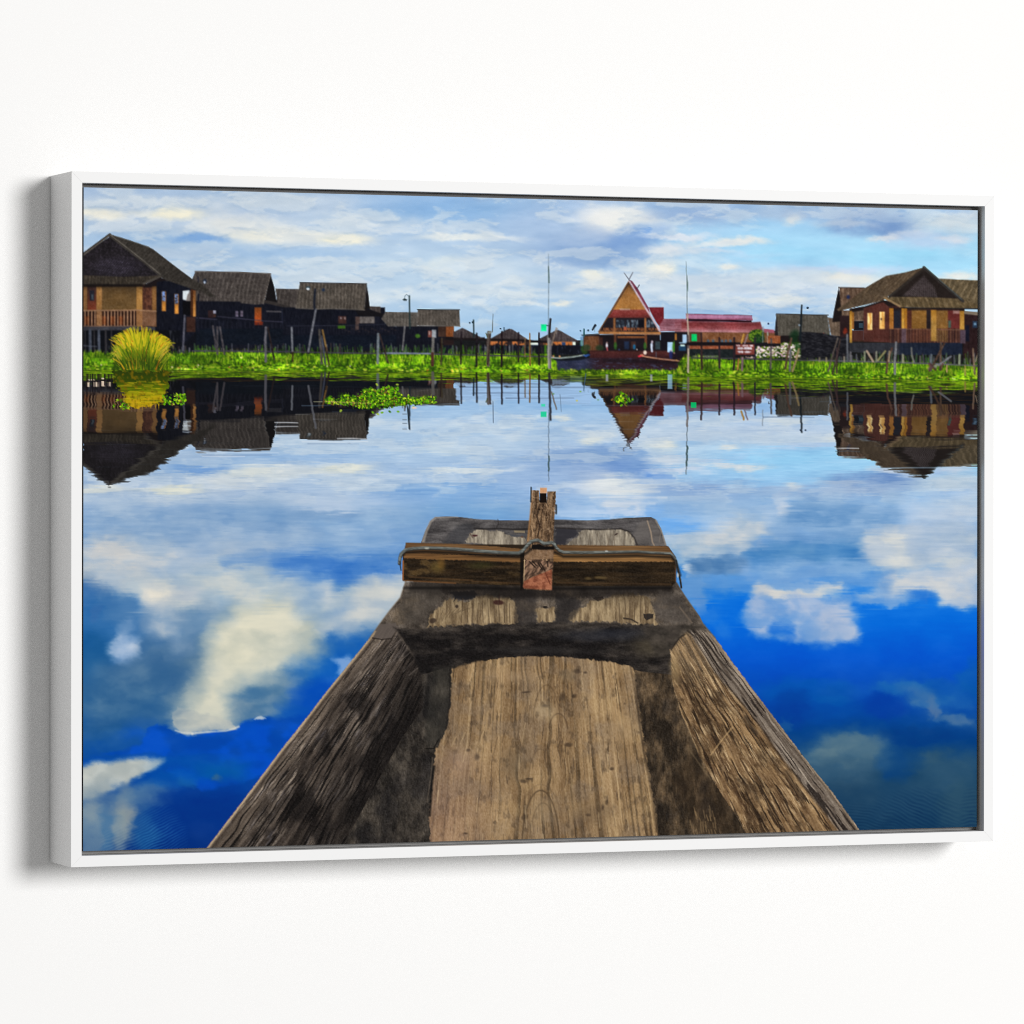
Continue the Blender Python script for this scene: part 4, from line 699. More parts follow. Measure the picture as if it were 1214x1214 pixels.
def cloud(z, pts, ca, cb, al=.9, soft=2.5, rough=7, rf=.05, seed=3, sc_=16):
    f = lambda x, y: mix(ca, cb, ss(.25,.78,fbm(x/(sc_*1.7),y/(sc_*.8),seed+20,5,.5)))
    poly(z(*pts), f, 0, al*.9, soft=soft*(5.2 if z is LC and soft > 1 else 1.2 if z is LC else 4.2), rough=rough, rf=rf, seed=seed, buf=DW)
cloud(LC,((10,150),(500,150),(760,180),(900,200),(1180,200),(1150,320),(900,330),(700,330),(500,380),(380,420),(250,360),(10,330)),(112,152,198),(164,188,214),.55,8,12)
cloud(LC,((350,330),(560,300),(700,320),(680,350),(560,370),(480,400),(360,400)),(150,176,206),(196,204,212),.7,5,8,seed=4)
cloud(LC,((10,330),(120,300),(240,310),(330,340),(300,420),(180,440),(150,490),(100,490),(30,440),(10,415)),(170,188,206),(216,212,206),.9,3,7,seed=5)
cloud(LC,((400,420),(520,380),(640,400),(720,470),(820,480),(880,470),(900,520),(860,610),(700,560),(540,560),(430,520)),(160,184,204),(206,210,206),.85,4,8,seed=6)
cloud(LC,((205,490),(230,472),(330,470),(430,485),(420,540),(340,560),(345,640),(300,640),(250,560),(215,530)),(190,198,206),(232,226,212),.92,2,6,seed=7)
cloud(LC,((350,560),(440,540),(550,545),(545,600),(480,650),(380,650),(345,610)),(92,134,174),(130,158,186),.9,4,6,seed=8)
cloud(LC,((470,640),(560,555),(700,520),(860,560),(885,620),(860,690),(720,770),(600,810),(550,860),(560,950),(545,988),(440,992),(360,985),(345,930),(380,860),(430,800),(440,740)),(192,196,182),(226,222,200),.96,3,9,seed=9,sc_=22)
cloud(LC,((540,860),(600,820),(720,790),(800,800),(760,860),(700,930),(660,945),(610,970),(560,985)),(66,112,152),(140,160,172),.85,4,8,seed=10)
cloud(LC,((335,965),(345,900),(420,930),(540,950),(560,985),(480,999),(370,1003)),(150,164,172),(196,198,188),.9,.7,4,seed=11)
cloud(LC,((0,900),(60,780),(200,740),(330,700),(430,740),(400,820),(330,890),(240,930),(150,960),(60,1010),(0,1040)),(50,98,144),(96,132,162),.75,7,10,seed=12)
cloud(LC,((870,600),(960,520),(1040,455),(1180,430),(1150,510),(1060,600),(960,650),(890,640)),(176,190,202),(214,214,208),.92,3,6,seed=13)
cloud(LC,((700,380),(900,370),(1160,350),(1170,425),(1040,440),(900,470),(760,440),(690,420)),(58,120,198),(104,152,208),.85,3,7,seed=14)
cloud(LC,((500,380),(600,355),(690,350),(700,370),(600,385),(520,405)),(78,132,198),(110,154,206),.8,2,5,seed=15)
cloud(LC,((860,470),(905,460),(905,530),(880,540),(862,520)),(200,208,214),(218,218,214),.9,2,3,seed=2)
cloud(LC,((760,490),(860,480),(870,560),(980,520),(960,560),(880,600),(780,580)),(112,152,196),(150,178,204),.75,3,6,seed=1)
cloud(LC,((115,690),(150,655),(200,670),(205,720),(150,738),(115,720)),(150,180,216),(222,226,234),.92,2,4,seed=6)
cloud(LC,((240,560),(350,570),(380,690),(340,700),(290,650),(250,620)),(120,156,192),(176,190,206),.8,4,6,seed=7)
cloud(RC,((60,100),(200,130),(440,110),(440,190),(380,240),(260,240),(100,210),(30,190)),(122,166,212),(160,190,220),.85,3,7,seed=3)
cloud(RC,((450,140),(485,135),(490,215),(450,220)),(190,206,226),(220,222,226),.9,2,3,seed=4)
cloud(RC,((480,200),(560,150),(700,160),(780,100),(900,110),(905,210),(800,290),(740,330),(640,300),(440,270),(420,240)),(98,146,196),(140,176,214),.92,2.5,7,seed=5)
cloud(RC,((90,300),(190,280),(300,220),(400,230),(420,300),(360,330),(300,370),(270,340),(260,370),(90,390),(60,330)),(160,184,206),(212,213,212),.9,2,6,seed=6)
cloud(RC,((110,400),(250,378),(350,390),(300,410),(290,445),(130,440)),(62,112,166),(112,150,190),.9,1.6,4,seed=7)
cloud(RC,((340,350),(420,330),(560,330),(680,312),(770,330),(750,395),(500,400),(350,410),(320,375)),(58,124,188),(94,148,198),.92,2,5,seed=8)
cloud(RC,((340,400),(480,395),(760,400),(860,425),(760,440),(560,440),(380,450),(345,430)),(104,156,212),(150,186,222),.85,2,5,seed=9)
cloud(RC,((760,360),(775,285),(860,262),(980,280),(1090,260),(1190,290),(1190,400),(1060,410),(940,410),(860,418),(800,400)),(176,192,210),(216,217,212),.95,2,6,seed=10)
cloud(RC,((960,280),(1100,250),(1190,260),(1190,380),(1100,370),(1000,400),(930,360)),(142,172,206),(180,196,214),.7,4,8,seed=11)
cloud(RC,((1000,150),(1100,130),(1190,130),(1190,235),(1120,220),(1050,200)),(186,202,220),(222,222,222),.9,3,6,seed=12)
cloud(RC,((880,460),(960,420),(1060,440),(1190,390),(1190,566),(1130,565),(1050,555),(1035,520),(960,505),(900,518),(850,530),(790,538),(760,532),(850,512)),(170,190,214),(212,213,212),.95,1.8,5,seed=13)
cloud(RC,((930,515),(975,507),(1040,516),(1040,545),(1000,530),(985,545),(960,530)),(24,112,214),(60,130,214),.8,1.2,3,seed=14)
cloud(RC,((355,500),(380,478),(450,505),(560,515),(680,470),(690,500),(600,525),(480,532),(380,528)),(206,206,206),(224,218,208),.95,1.4,4,seed=15)
cloud(RC,((330,560),(345,530),(480,528),(600,528),(720,540),(722,685),(620,692),(510,690),(430,682),(360,662),(325,610)),(104,154,212),(178,192,216),.84,1.4,9,seed=2,sc_=12)
cloud(RC,((600,600),(720,590),(722,686),(620,690),(590,650)),(150,176,212),(196,200,214),.7,3,7,seed=3)
cloud(RC,((410,650),(430,630),(500,640),(505,670),(440,672)),(8,100,212),(20,110,214),.9,1.5,3,seed=4)
cloud(RC,((830,850),(930,835),(1010,860),(1190,900),(1190,960),(1040,950),(960,900)),(10,84,168),(50,116,176),.55,5,8,seed=5)
cloud(RC,((900,870),(960,875),(1030,900),(1040,970),(1015,965),(1000,920)),(70,112,160),(110,130,160),.5,3,5,seed=6)
cloud(RC,((1070,970),(1180,1000),(1190,1020),(1090,1000)),(60,106,156),(96,124,156),.55,2,4,seed=7)
cloud(RC,((560,1100),(640,1060),(740,1040),(845,1065),(850,1140),(560,1140)),(70,106,130),(110,134,140),.75,5,6,seed=8)
# sharp-edged cloud rims and deep blue under them
poly([(165,884),(176,864),(186,858),(198,860),(208,869),(222,871),(236,869),(252,867),(266,866),(280,863),(286,856),(296,853),(312,852),(330,853),(360,848),(400,846),(360,905),(240,940),(196,915),(205,900),(180,893),(120,895)], lambda x,y: mix((0,78,196),(0,70,170),ss(.35,.65,fbm(x/30,y/18,6,3))), 0, .95, soft=1.6, rough=1.6, rf=.1, buf=DW)
poly([(90,909),(120,903),(145,900),(170,899),(193,902),(184,912),(160,923),(135,934),(118,943),(90,951)], lambda x,y: mix((196,196,182),(216,214,198),ss(.3,.7,fbm(x/20,y/14,3,3))), 0, .9, soft=4.5, rough=1.5, rf=.12, buf=DW)
for cx,cy,rx,ry,c,a_ in ((125,965,34,30,(108,136,160),.8),(110,990,24,34,(112,140,162),.8),(150,962,9,26,(164,166,156),.75),(142,985,9,26,(132,150,158),.7),(165,945,26,12,(90,126,160),.8),(180,935,20,8,(76,120,164),.6),(126,990,7,30,(60,110,156),.6),(172,985,14,26,(30,92,150),.7),(108,960,12,14,(140,156,164),.6),(235,910,50,14,(0,82,168),.6),(262,915,30,10,(0,92,160),.5),(222,928,10,6,(30,110,160),.4),(256,924,4,3,(110,120,110),.4),(240,970,60,30,(0,50,134),.7),(200,925,30,8,(20,100,180),.4)):
    blob(cx,cy,rx,ry,c,a_,s=.7,wp=7, buf=DW)
# vertical smear and horizontal wave texture of a calm surface
X = PX[wd_]; Y = PY[wd_]
sm = sum(sample(DW, X+(fbm(X/50,Y*.35,6,3)-.5)*(9*ss(740,600,Y)+1)+(fbm(X/18,Y/9,44,5,.55)-.5)*11, Y+o+(fbm(X/26,Y*.5,8,3)-.5)*9*ss(800,620,Y)+(fbm(X/16,Y/9,48,5,.6)-.5)*8) for o in (-1.2,0.,1.2))/3
tex = (fbm(X/26, Y*.33, 13, 5)-.5)*ss(820,600,Y)*26+(fbm(X/34,Y/20,17,5)-.5)*22
sm = sm+tex[...,None]*col((1.,.75,.45))
img[wd_] = img[wd_]*(1-t_[...,None])+sm*t_[...,None]
for p_,wd_2,al_ in (([(208,866),(216,868.6),(228,869.6)],(1.2,2.4),.75),([(228,869.6),(244,868),(256,867.4)],(2.4,1.2),.8),([(258,867.2),(268,866.4),(276,864.4),(283,861.4)],(1.5,2.2),.75)): line(p_,wd_2,(220,220,212),0,al_,soft=.7)
poly([(301,853),(304,850),(309,849.4),(316,851.6),(312,853)],(206,212,216),0,.75,soft=1.2,rough=1)
def rings(cx, cy, rx, ry, ang, per, c, al):
    w = win(cx-rx, cy-ry, cx+rx, cy+ry); x = PX[w]; y = PY[w]
    ph = (y*math.cos(ang)+x*math.sin(ang)+2*(fbm(x/18,y/18,3,2)-.5)*3)/per*2*math.pi
    m = (.5+.5*np.sin(ph))*np.clip(1-np.hypot((x-cx)/rx,(y-cy)/ry),0,1)**.7*(.4+.9*fbm(x/9,y/9,5,2)); put(w, m, c, al, 0)
rings(188,995,36,44,.45,3.2,(60,134,190),.5); rings(143,1002,26,26,.4,3.2,(150,170,180),.35); rings(1085,966,60,34,-.42,4.2,(4,40,80),.55); rings(1020,978,60,28,-.2,3.6,(4,38,72),.45); rings(1152,970,16,40,.1,4.2,(6,40,80),.5)
for i in range(46):
    yy = U(585,700); xx = U(100,1150); line([(xx,yy),(xx+U(8,40),yy+U(-.5,.5))],[.8,.5],[(216,226,238),(90,140,200)][rs.randint(2)],0,.2,soft=.4)
for i in range(150):    # small broken glints of cloud and gaps of blue across the middle water
    xx = U(97,1160); yy = U(590,745); v_ = sample(img, np.array([xx]), np.array([yy-U(3,10)]))[0]
    if 460 < xx < 830 and yy > 610: continue
    ell(xx, yy, U(4,20), U(.5,1.6), tuple(v_), .6, 0, soft=.8)
for x0,x1,y_,c in ((480,540,578.6,(178,208,236)),(500,620,583,(160,196,230)),(470,520,582,(96,146,206)),(486,570,574,(100,150,206)),(404,430,628,(176,200,226)),(700,790,590,(230,232,236)),(715,782,583,(226,226,222)),(724,776,597,(220,226,236)),(768,796,564,(70,130,214)),(775,800,567,(80,140,220))): line([(x0,y_),((x0+x1)/2,y_-.6),(x1,y_)],[1.1,1.4],c,0,.55,soft=1.3)

# ---- floating water plants
def leaves(pid, pts, n, sz=.68):
    for i in range(n):
        cx,cy,rx,ry = pts[rs.randint(len(pts))]; x = cx+rx*U(-1,1); y = cy+ry*U(-1,1)
        c = [(150,206,10),(100,170,10),(60,110,16),(190,220,50),(34,60,20),(120,96,40)][[0,1,1,1,2,2,2,3,4,4,5][rs.randint(11)]]
        ell(x,y,U(.9,2.3)*sz,U(.7,1.7)*sz,c,.95,pid,soft=.3,rot=U(-1,1))
        if i%4 == 0: line([(x,y+1),(x+U(-1,1),y-U(1.5,3.5))],[.9,.5],c,pid,.8)
hy = part('water_plant','large floating printed clump of green water hyacinth left of centre')
poly([(394,476),(408,473),(424,470),(440,466),(460,464),(474,468),(492,473),(508,474),(512,477),(498,479),(478,481),(462,484),(440,483),(420,481),(404,479)], lambda x,y: mix((24,48,12),(84,140,16),ss(.35,.65,fbm(x*.4,y*.5,5,3))), hy, rough=3, rf=.4)
leaves(hy,[J_ for J_ in ((400,476,14,4.5),(425,473,20,6.5),(450,472,22,8),(470,473,20,7),(498,475,14,4),(508,474,9,4),(440,465,10,4),(462,463,10,4),(430,479,12,5))],950)
for x,y in ((404,478),(404,487),(434,462),(440,460),(447,456),(461,458),(471,456),(442,489),(448,491),(453,489),(462,488),(472,488),(490,483),(386,474),(392,470)): ell(x,y,1.8,1.2,[(110,170,14),(160,186,60),(60,110,14)][rs.randint(3)],.9,hy,soft=.3,rot=U(-1,1))
line([(385,476),(440,478.5)],1.,(210,180,110),0,.6); line([(382,476.5),(372,476.5)],1,(150,150,120),0,.7); ell(491,483.5,3.4,1.1,(236,206,190),.9); line([(483,482),(485,508)],1.5,(34,44,50),0,.9)
for i in range(30): x=U(398,500); line([(x,U(470,482)),(x+U(-1,1),U(480,484))],.8,(60,40,20),0,.6)
hy = part('water_plant','small floating printed water plant right of the yellow reeds'); leaves(hy,[(207,474,14,6),(214,472,6,5)],90,.85)
hy = part('water_plant','small dark-green floating printed water plant under the yellow reeds'); leaves(hy,[(141,480,7,6),(148,482,5,2)],46,.8)
hy = part('water_plant','bright little floating printed water plant under the pointed house'); leaves(hy,[(739,473,4.5,7.5),(735,474,4,3)],60,1.); leaves(hy,[(728,474,3,1.6),(747,474,3,2)],14,.8)
for x,y,c in ((684,475,(200,190,60)),(709,474,(110,160,120)),(688,464,(120,170,40)),(394,474,(170,200,60)),(656,467,(90,140,80))): ell(x,y,1.3,.9,c,.9)

# ---- the boat bow
N5 = Zm(460,560,6.07); N6 = Zm(630,560,6.07); N7 = Zm(600,570,8.67); C2 = Zm(240,740,4.047); C3 = Zm(480,740,3.794); C4 = Zm(760,740,4.336)
BOAT = part('boat', 'weathered wooden boat bow, seen from inside, filling the lower middle of the print')
XO = [(1100,-83),(1022,236),(1005.6,245),(947.6,289.4),(882,338.8),(851,363.5),(819,388),(788,413),(757.3,437.7),(740,450),(726.4,460),(708.3,474.8),(690,480.6)]
XOr = [(690,802.2),(700,808),(714.9,817.8),(731.3,830),(740,833.8),(756,847.6),(788.4,870.7),(825.3,898.4),(862,926),(901.4,956),(938.3,986),(983.3,1018.3),(1022,1046)]
def itp(l, y): l = sorted(l); return np.interp(y, [a for a, b in l], [b for a, b in l])
LI = [(742.5,472),(769.7,487),(794.4,506.9),(839,502),(878.4,474.7),(922.9,450),(1000.7,408),(1022,396)]     # left plank, inner edge
LT = [(742.5,470),(790,448),(830,425),(878,390),(922,352),(1000,290),(1022,272)]                               # left plank, top ridge
PLl = [(779,535.6),(792.7,535.4),(832,534),(864,530),(892.9,515.6),(924.5,513),(964,509),(1022,510.5)]
PLr = [(779,752),(811,754),(871.8,762),(919,770),(964,777.8),(989,780.5),(1022,784)]
RI = [(742,806),(770,794.6),(809,796.9),(841.5,806),(869,817.7),(896.8,829),(936,852),(970.6,875.3),(989,884.5),(1022,903)]
RT = [(742,813),(751.5,817.7),(797.7,847.6),(843.8,889),(890,921.4),(936,956),(980,990.6),(1022,1022)]
outline = [(y_, x_) for x_, y_ in []]+[(x_, y_) for y_, x_ in XO if y_ <= 1022]+[(490,690),(499.5,642.4),(504.5,629.2),(510.2,617.7),(516,613),(529.2,612.4),(545.7,613),(565.4,615.7),(591.8,616.8),(626.4,617.3),(658.8,616),(695.9,617.3),(722.3,616),(742,613.9),(771.7,613),(777.4,616),(783.2,625.9),(789.8,645.7),(794,690)]+[(x_, y_) for y_, x_ in XOr]
def wood(c0, c1, u, v, seed=3, hf=1.):      # u across the grain, v along it
    n = fbm(u, v*.35, seed, 5, .62); n2 = fbm(u*3.1*hf, v*.5, seed+3, 3)
    return mix(c0, c1, np.clip((n-.3)*1.5*.65+(n2-.3)*1.1*.5, 0, 1))
def bodyf(x, y):
    c = mix((50,44,39),(118,106,94),np.clip((fbm(x/16,y/11,3,6,.62)-.28)*1.7,0,1)); c = mix(c,(124,104,80),ss(.5,.75,fbm(x/26,y/16,9,5,.6))*.55)
    c = c*(.76+.48*fbm(x*.5,y*.22,17,4,.6))[...,None]; return c+(fbm(x*1.1,y*1.1,6,2)-.5)[...,None]*30
poly(outline, bodyf, BOAT)
# top deck behind the crossbar
dk = part('bow_deck', None, BOAT)
top = [(x_, y_) for x_, y_ in outline if y_ < 646 and 495 < x_ < 795]
poly([(496,650)]+top+[(792,650)], lambda x,y: mix((54,52,54),(112,108,108),np.clip((fbm(x/20,y/4.5,5,5,.6)-.3)*1.7,0,1))+(fbm(x*.8,y*.9,6,2)-.5)[...,None]*22, dk)
poly(N5((240,505),(268,420),(300,350),(340,320),(500,318),(510,325),(350,330),(315,360),(285,425),(262,505)), (168,158,146), 0, .65, soft=1.2)
poly([(523,646),(532,634),(542,624),(552,620),(562,622),(560,632),(552,640),(548,646)], (52,54,60), 0, .55, soft=3, rough=2)
poly([(746,646),(752,630),(760,618),(778,618),(788,646)], (104,98,94), 0, .55, soft=2.5, rough=2); line(N6((835,350),(860,430),(870,500),(885,530)),1.3,(176,150,122),0,.8,soft=.4); line(N6((895,345),(935,420),(965,520)),1.6,(160,150,138),0,.7,soft=.4); line(N6((930,430),(920,500)),1,(120,110,100),0,.6)
pale = lambda x, y: mix((112,102,88),(196,182,156),np.clip((fbm(x*.42,y*.07,4,4)-.25)*1.7,0,1))+(fbm(x*1.3,y*.5,5,2)-.5)[...,None]*34
poly(N5((560,505),(575,470),(600,430),(650,413),(740,418),(820,425),(850,450),(920,465),(985,470),(1000,560),(760,525)), pale, dk, .9, soft=.8, rough=2.4, rf=.35)
poly(N6((255,525),(290,480),(330,470),(345,425),(372,412),(560,412),(660,415),(700,430),(735,470),(750,532)), pale, dk, .9, soft=.8, rough=2.4, rf=.35)
poly(N5((850,440),(940,452),(1000,440),(1000,460),(900,465)), (70,72,78), 0, .9, rough=1); poly(N5((905,418),(985,420),(985,436),(910,434)), (150,132,100), 0, .8)
poly(N6((175,400),(320,405),(330,440),(300,475),(255,480),(240,520),(175,520)), (42,42,50), 0, .85, soft=.8, rough=2.)
line(N5((620,402),(700,408),(800,404),(900,410),(1010,408)),1.5,(30,28,30),0,.9,soft=.4); line(N6((175,398),(330,408),(500,412),(640,405),(700,425),(740,470),(760,520)),1.4,(36,32,32),0,.85,soft=.4); line(N5((790,340),(795,370),(780,395)),1.,(40,36,36),0,.7)
ell(*N5((625,455))[0],3.2,1.4,(66,30,34),.9); ell(*N6((610,445))[0],2.6,1.,(50,36,34),.8,rot=-.5); ell(*N5((965,465))[0],1.6,1.2,(96,66,50),.8); line(N5((590,440),(610,470)),1.2,(80,60,50),0,.7)
for i in range(9): x_=U(700,742); line([(x_,U(631,636)),(x_+U(-5,5),646)],.7,(112,96,78),0,.6)
# left plank
lp = part('side_plank', 'dark left side plank', BOAT)
def leftf(x, y):
    xo = itp(XO, y); xi = 400+(1022-y)*.47; u = (x-xo)/(xi-xo+1e-6); v = (1000-y)/26; q = u*(xi-xo)/150.
    j = (fbm(x/18,y/26,40,3)-.5)*.03; u = u+j
    c = mix((32,27,25),(112,98,86),np.clip((fbm(u*22,v*.45,3,5,.66)-.3)*1.7,0,1))
    fib = fbm(u*80,v*1.7,7,3,.6); pres = np.clip((fbm(u*7,v*.8,11,4)-.38)*3.2,0,1)*np.interp(u,[0,.3,.6,1],[1.,.75,.5,.3])
    c = mix(c,(190,172,152),(ss(.48,.68,fib)*pres)*.85); c = mix(c,(140,140,156),ss(.6,.76,fbm(u*95,v*2.2,15,2))*pres*.45)
    c = mix(c,(134,116,98),ss(.3,.06,u)*.5*(.5+.7*fbm(u*30,v,5,3))); c = mix(c,(12,11,12),ss(.5,.95,u)*.5*(.5+fbm(x/30,y/30,8,3)))
    c = mix(c,(16,14,15),ss(.5,.7,fbm(x/24,y/38,12,4))*.6*ss(.1,.35,u))
    c = mix(c,(10,9,10),ss(.57,.68,fbm(u*62,v*.7,31,3))*.8*ss(.02,.1,u))
    c = mix(c,(196,168,128),ss(4.6,1.,x-xo)*.85); c = mix(c,(56,46,40),np.exp(-((x-xo-6.2)/1.3)**2)*.6)
    return c+(fbm(x*.9,y*.9,9,2)-.5)[...,None]*26
poly([(x_, y_) for y_, x_ in XO if y_ >= 757 and y_ <= 1022]+[(444,748),(472,742.5)]+[(x_, y_) for y_, x_ in LI[1:]], leftf, lp, rough=.6)
poly(C2((815,68),(850,0),(930,-6),(940,30),(905,66),(860,72)), (92,82,76), lp, .9, soft=1, rough=1.); line(C2((815,66),(860,74),(908,68),(935,28)),1.3,(30,24,22),0,.85)
line(C2((945,10),(915,80),(850,160),(760,250),(680,330)),2.2,(158,140,124),0,.45,soft=1.2); line(C2((935,40),(985,110),(1050,200),(1078,240)),2.4,(120,106,92),0,.5,soft=1.2)
for i in range(22): t=U(0,1); a0=C2((950+t*110,70+t*150))[0]; line([a0,(a0[0]-U(5,14),a0[1]+U(8,18))],.9,[(130,118,110),(26,22,22)][i%2],0,.5)
# dark hollow and floor
ho = part('hollow', 'dark curved hollow behind the floor plank', BOAT)
poly([(466,744),(484,746),(506,744.5),(545,741),(614,738.3),(674,738),(737,739.5),(779,742),(812,741),(806,752),(796,768),(796,800),(756,806),(500,802),(486,770),(472,748)], lambda x,y: mix((20,18,19),(94,84,74),np.clip((fbm(x/26,y/9,5,4,.55)-.45)*1.3+ss(700,800,x)*.3+ss(490,466,x)*.3+ss(756,740,y)*.28,0,1))*(.72+.56*fbm(x*.2,y*.6,16,4,.6))[...,None]+(fbm(x*.9,y*1.1,6,2)-.5)[...,None]*24, ho, soft=2., rough=2., rf=.12)
ell(720,752,50,7,(40,46,60),.5,soft=.8,wp=6); ell(770,766,20,12,(70,62,46),.6,soft=.8,wp=6); ell(640,771,60,4,(60,58,58),.35,soft=.8,wp=5)
fl_ = part('floor', 'dark stained floor either side of the pale plank', BOAT)
def floorf(x, y):
    r_ = ss(640,700,x); c = mix(mix((32,29,27),(92,83,72),np.clip((fbm(x/12,y/20,5,6,.65)-.33)*1.9,0,1)), mix((38,31,24),(118,94,66),np.clip((fbm(x/9,y/24,9,5,.62)-.33)*1.9,0,1)), r_)
    c = mix(c,(20,20,24),ss(.5,.78,fbm(x/22,y/30,15,3))*.45); c = c*(.7+.62*fbm(x*.55,y*.16,16,4,.6))[...,None]; return c+(fbm(x*1.1,y*.8,6,2)-.5)[...,None]*30
poly([(500,800),(548,786),(620,781),(700,781),(760,796),(797,800)]+[(x_, y_) for y_, x_ in RI if y_ >= 809]+[(x_, y_) for y_, x_ in LI[::-1] if y_ >= 839], floorf, fl_)
poly(C3((130,190),(210,195),(205,380),(180,480),(130,560),(95,550),(90,430),(110,300)), (46,45,41), 0, .5, soft=4, rough=4, rf=.12); line(C3((95,560),(130,560),(150,520)),1.2,(8,8,8),0,.8); line(C3((110,200),(100,350),(85,430)),3,(10,10,12),0,.5,soft=2)
poly(C4((150,800),(270,640),(330,760),(420,860),(520,1085),(300,1090)), (52,38,24), 0, .35, soft=4, rough=4)
line(C4((245,640),(300,720),(360,800)),1.4,(110,92,66),0,.6,soft=.5)
for i in range(24): x_=U(820,850); y_=U(966,996); line([(x_,y_),(x_-U(1,3),y_-U(5,14))],1.2,(150,120,80),0,.45)
# pale floor plank
pk = part('floor_plank', 'pale sunlit floor plank', BOAT)
def plankf(x, y):
    xl = 510+(1000-y)*.115; xr = 749+(y-779)*.155; u = (x-xl)/(xr-xl); v = (1000-y)/30; 
    bend = 0
    for cx_, cy_, s1, s2 in ((640,938,26,60),(640,888,22,40),(648,812,20,46)):
        q = np.hypot((x-cx_)/s1, np.maximum(0, (y-cy_))/s2*.9+np.maximum(0,(cy_-y))/9.); bend = bend+np.exp(-q*q*.5)*.03*np.sign(x-cx_)*np.abs((x-cx_)/s1)**.3
    uu = u+bend
    c = mix((120,92,60),(184,150,104),np.clip((fbm(uu*26,v*.3,5,5,.66)-.3)*1.6,0,1))
    f_ = vn(uu*95+2*fbm(uu*9,v*.2,6,2), v*.12, 9); c = c*(1.04-.34*ss(.35,.1,f_)[...,None]*(.5+fbm(x/20,y/20,4,2))[...,None]); c = mix(c,(214,182,130),ss(.68,.9,f_)*.32)
    c = mix(c,(60,46,34),ss(.66,.8,fbm(uu*120,v*1.6,25,2))*.4)
    c = mix(c,(124,106,88),ss(.45,.7,fbm(x/30,y/24,12,4))*.4); c = mix(c,(206,170,116),ss(.5,.8,fbm(x/40,y/30,14,3))*.35); c = mix(c,(76,60,44),ss(.62,.8,fbm(x/7,y/11,15,3))*.45)
    c = mix(c,(150,112,96),ss(620,520,x)*ss(860,980,y)*.4)
    return c+(fbm(x*1.1,y*.5,9,2)-.5)[...,None]*34
poly([(535.4,792.7),(548,788),(567,784),(598.6,779.8),(638,778),(677.7,779),(717.2,783.5),(748.8,790),(753,800)]+[(x_, y_) for y_, x_ in PLr if y_ > 800]+[(x_, y_) for y_, x_ in PLl[::-1] if y_ > 800], plankf, pk, soft=.9, rough=2.2, rf=.3)
def arch(cx, cy, w_, h_, c, wd, al):
    line([(cx+w_*math.sin(t), cy+h_*(1-math.cos(t))) for t in np.linspace(-1.45,1.45,25)], wd, c, 0, al, soft=.5)
arch(641,937,22,66,(66,50,34),1.4,.75); arch(644,952,16,50,(74,56,38),1.2,.6); arch(641,888,15,46,(84,64,44),1.,.5); arch(648,812,16,50,(84,64,44),1.1,.55); arch(662,846,11,20,(70,52,36),1.3,.6); arch(641,930,30,80,(92,70,48),1.,.35)
for x_,y_,rx_,ry_ in ((683,795,4,2.6),(692,796,2,1.5),(667,826,3.4,5),(682,825,2.6,2.4),(648,838,3,2),(674,882,4,2.4),(720,889,1,2.5),(724,911,2.4,2),(620,926,4,2),(626,923,4,1),(719,951,2,3),(714,957,1.6,3),(622,969,3,4),(555,889,2.4,2),(565,898,3,4),(552,988,2.4,1.4),(623,821,5,1.2),(586,976,2,2),(741,834,1,1.4),(698,965,3,2)):
    ell(x_,y_,rx_,ry_,(50,38,30),.6,soft=.6,wp=4)
for x_,y_,rx_,ry_,c in ((700,965,22,14,(84,66,50)),(648,845,12,9,(176,156,122)),(673,800,9,6,(120,104,80)),(610,905,14,16,(112,96,74)),(545,905,18,16,(160,128,108)),(642,962,14,16,(164,140,106)),(735,860,14,30,(190,152,100)),(600,800,30,8,(186,150,104))): ell(x_,y_,rx_,ry_,c,.4,soft=.8,wp=5)
for i in range(120):
    y_ = U(796,1000); xl_ = float(itp(PLl,y_)); xr_ = float(itp(PLr,y_)); u_ = U(.02,.98); x_ = xl_+u_*(xr_-xl_); l_ = U(5,24); x2 = float(itp(PLl,y_+l_))+u_*(float(itp(PLr,y_+l_))-float(itp(PLl,y_+l_)))
    line([(x_,y_),(x2,y_+l_)],.8,[(72,54,36),(206,176,128)][i%2],0,.5)
line([(534,790),(533,832),(529,864)],1.6,(20,18,18),0,.6,soft=.6); line(C3((125,600),(115,700),(100,800)),1.3,(110,96,80),0,.6,soft=.4); line(C3((132,640),(122,720),(112,860)),2.4,(12,11,12),0,.8,soft=.8); line([(753,800),(757,850),(763,890),(772,930),(779,985)],2.2,(40,32,26),0,.6,soft=1.2)
line(C3((215,195),(330,162),(400,148),(480,140)),2.2,(30,26,24),0,.6,soft=1.)
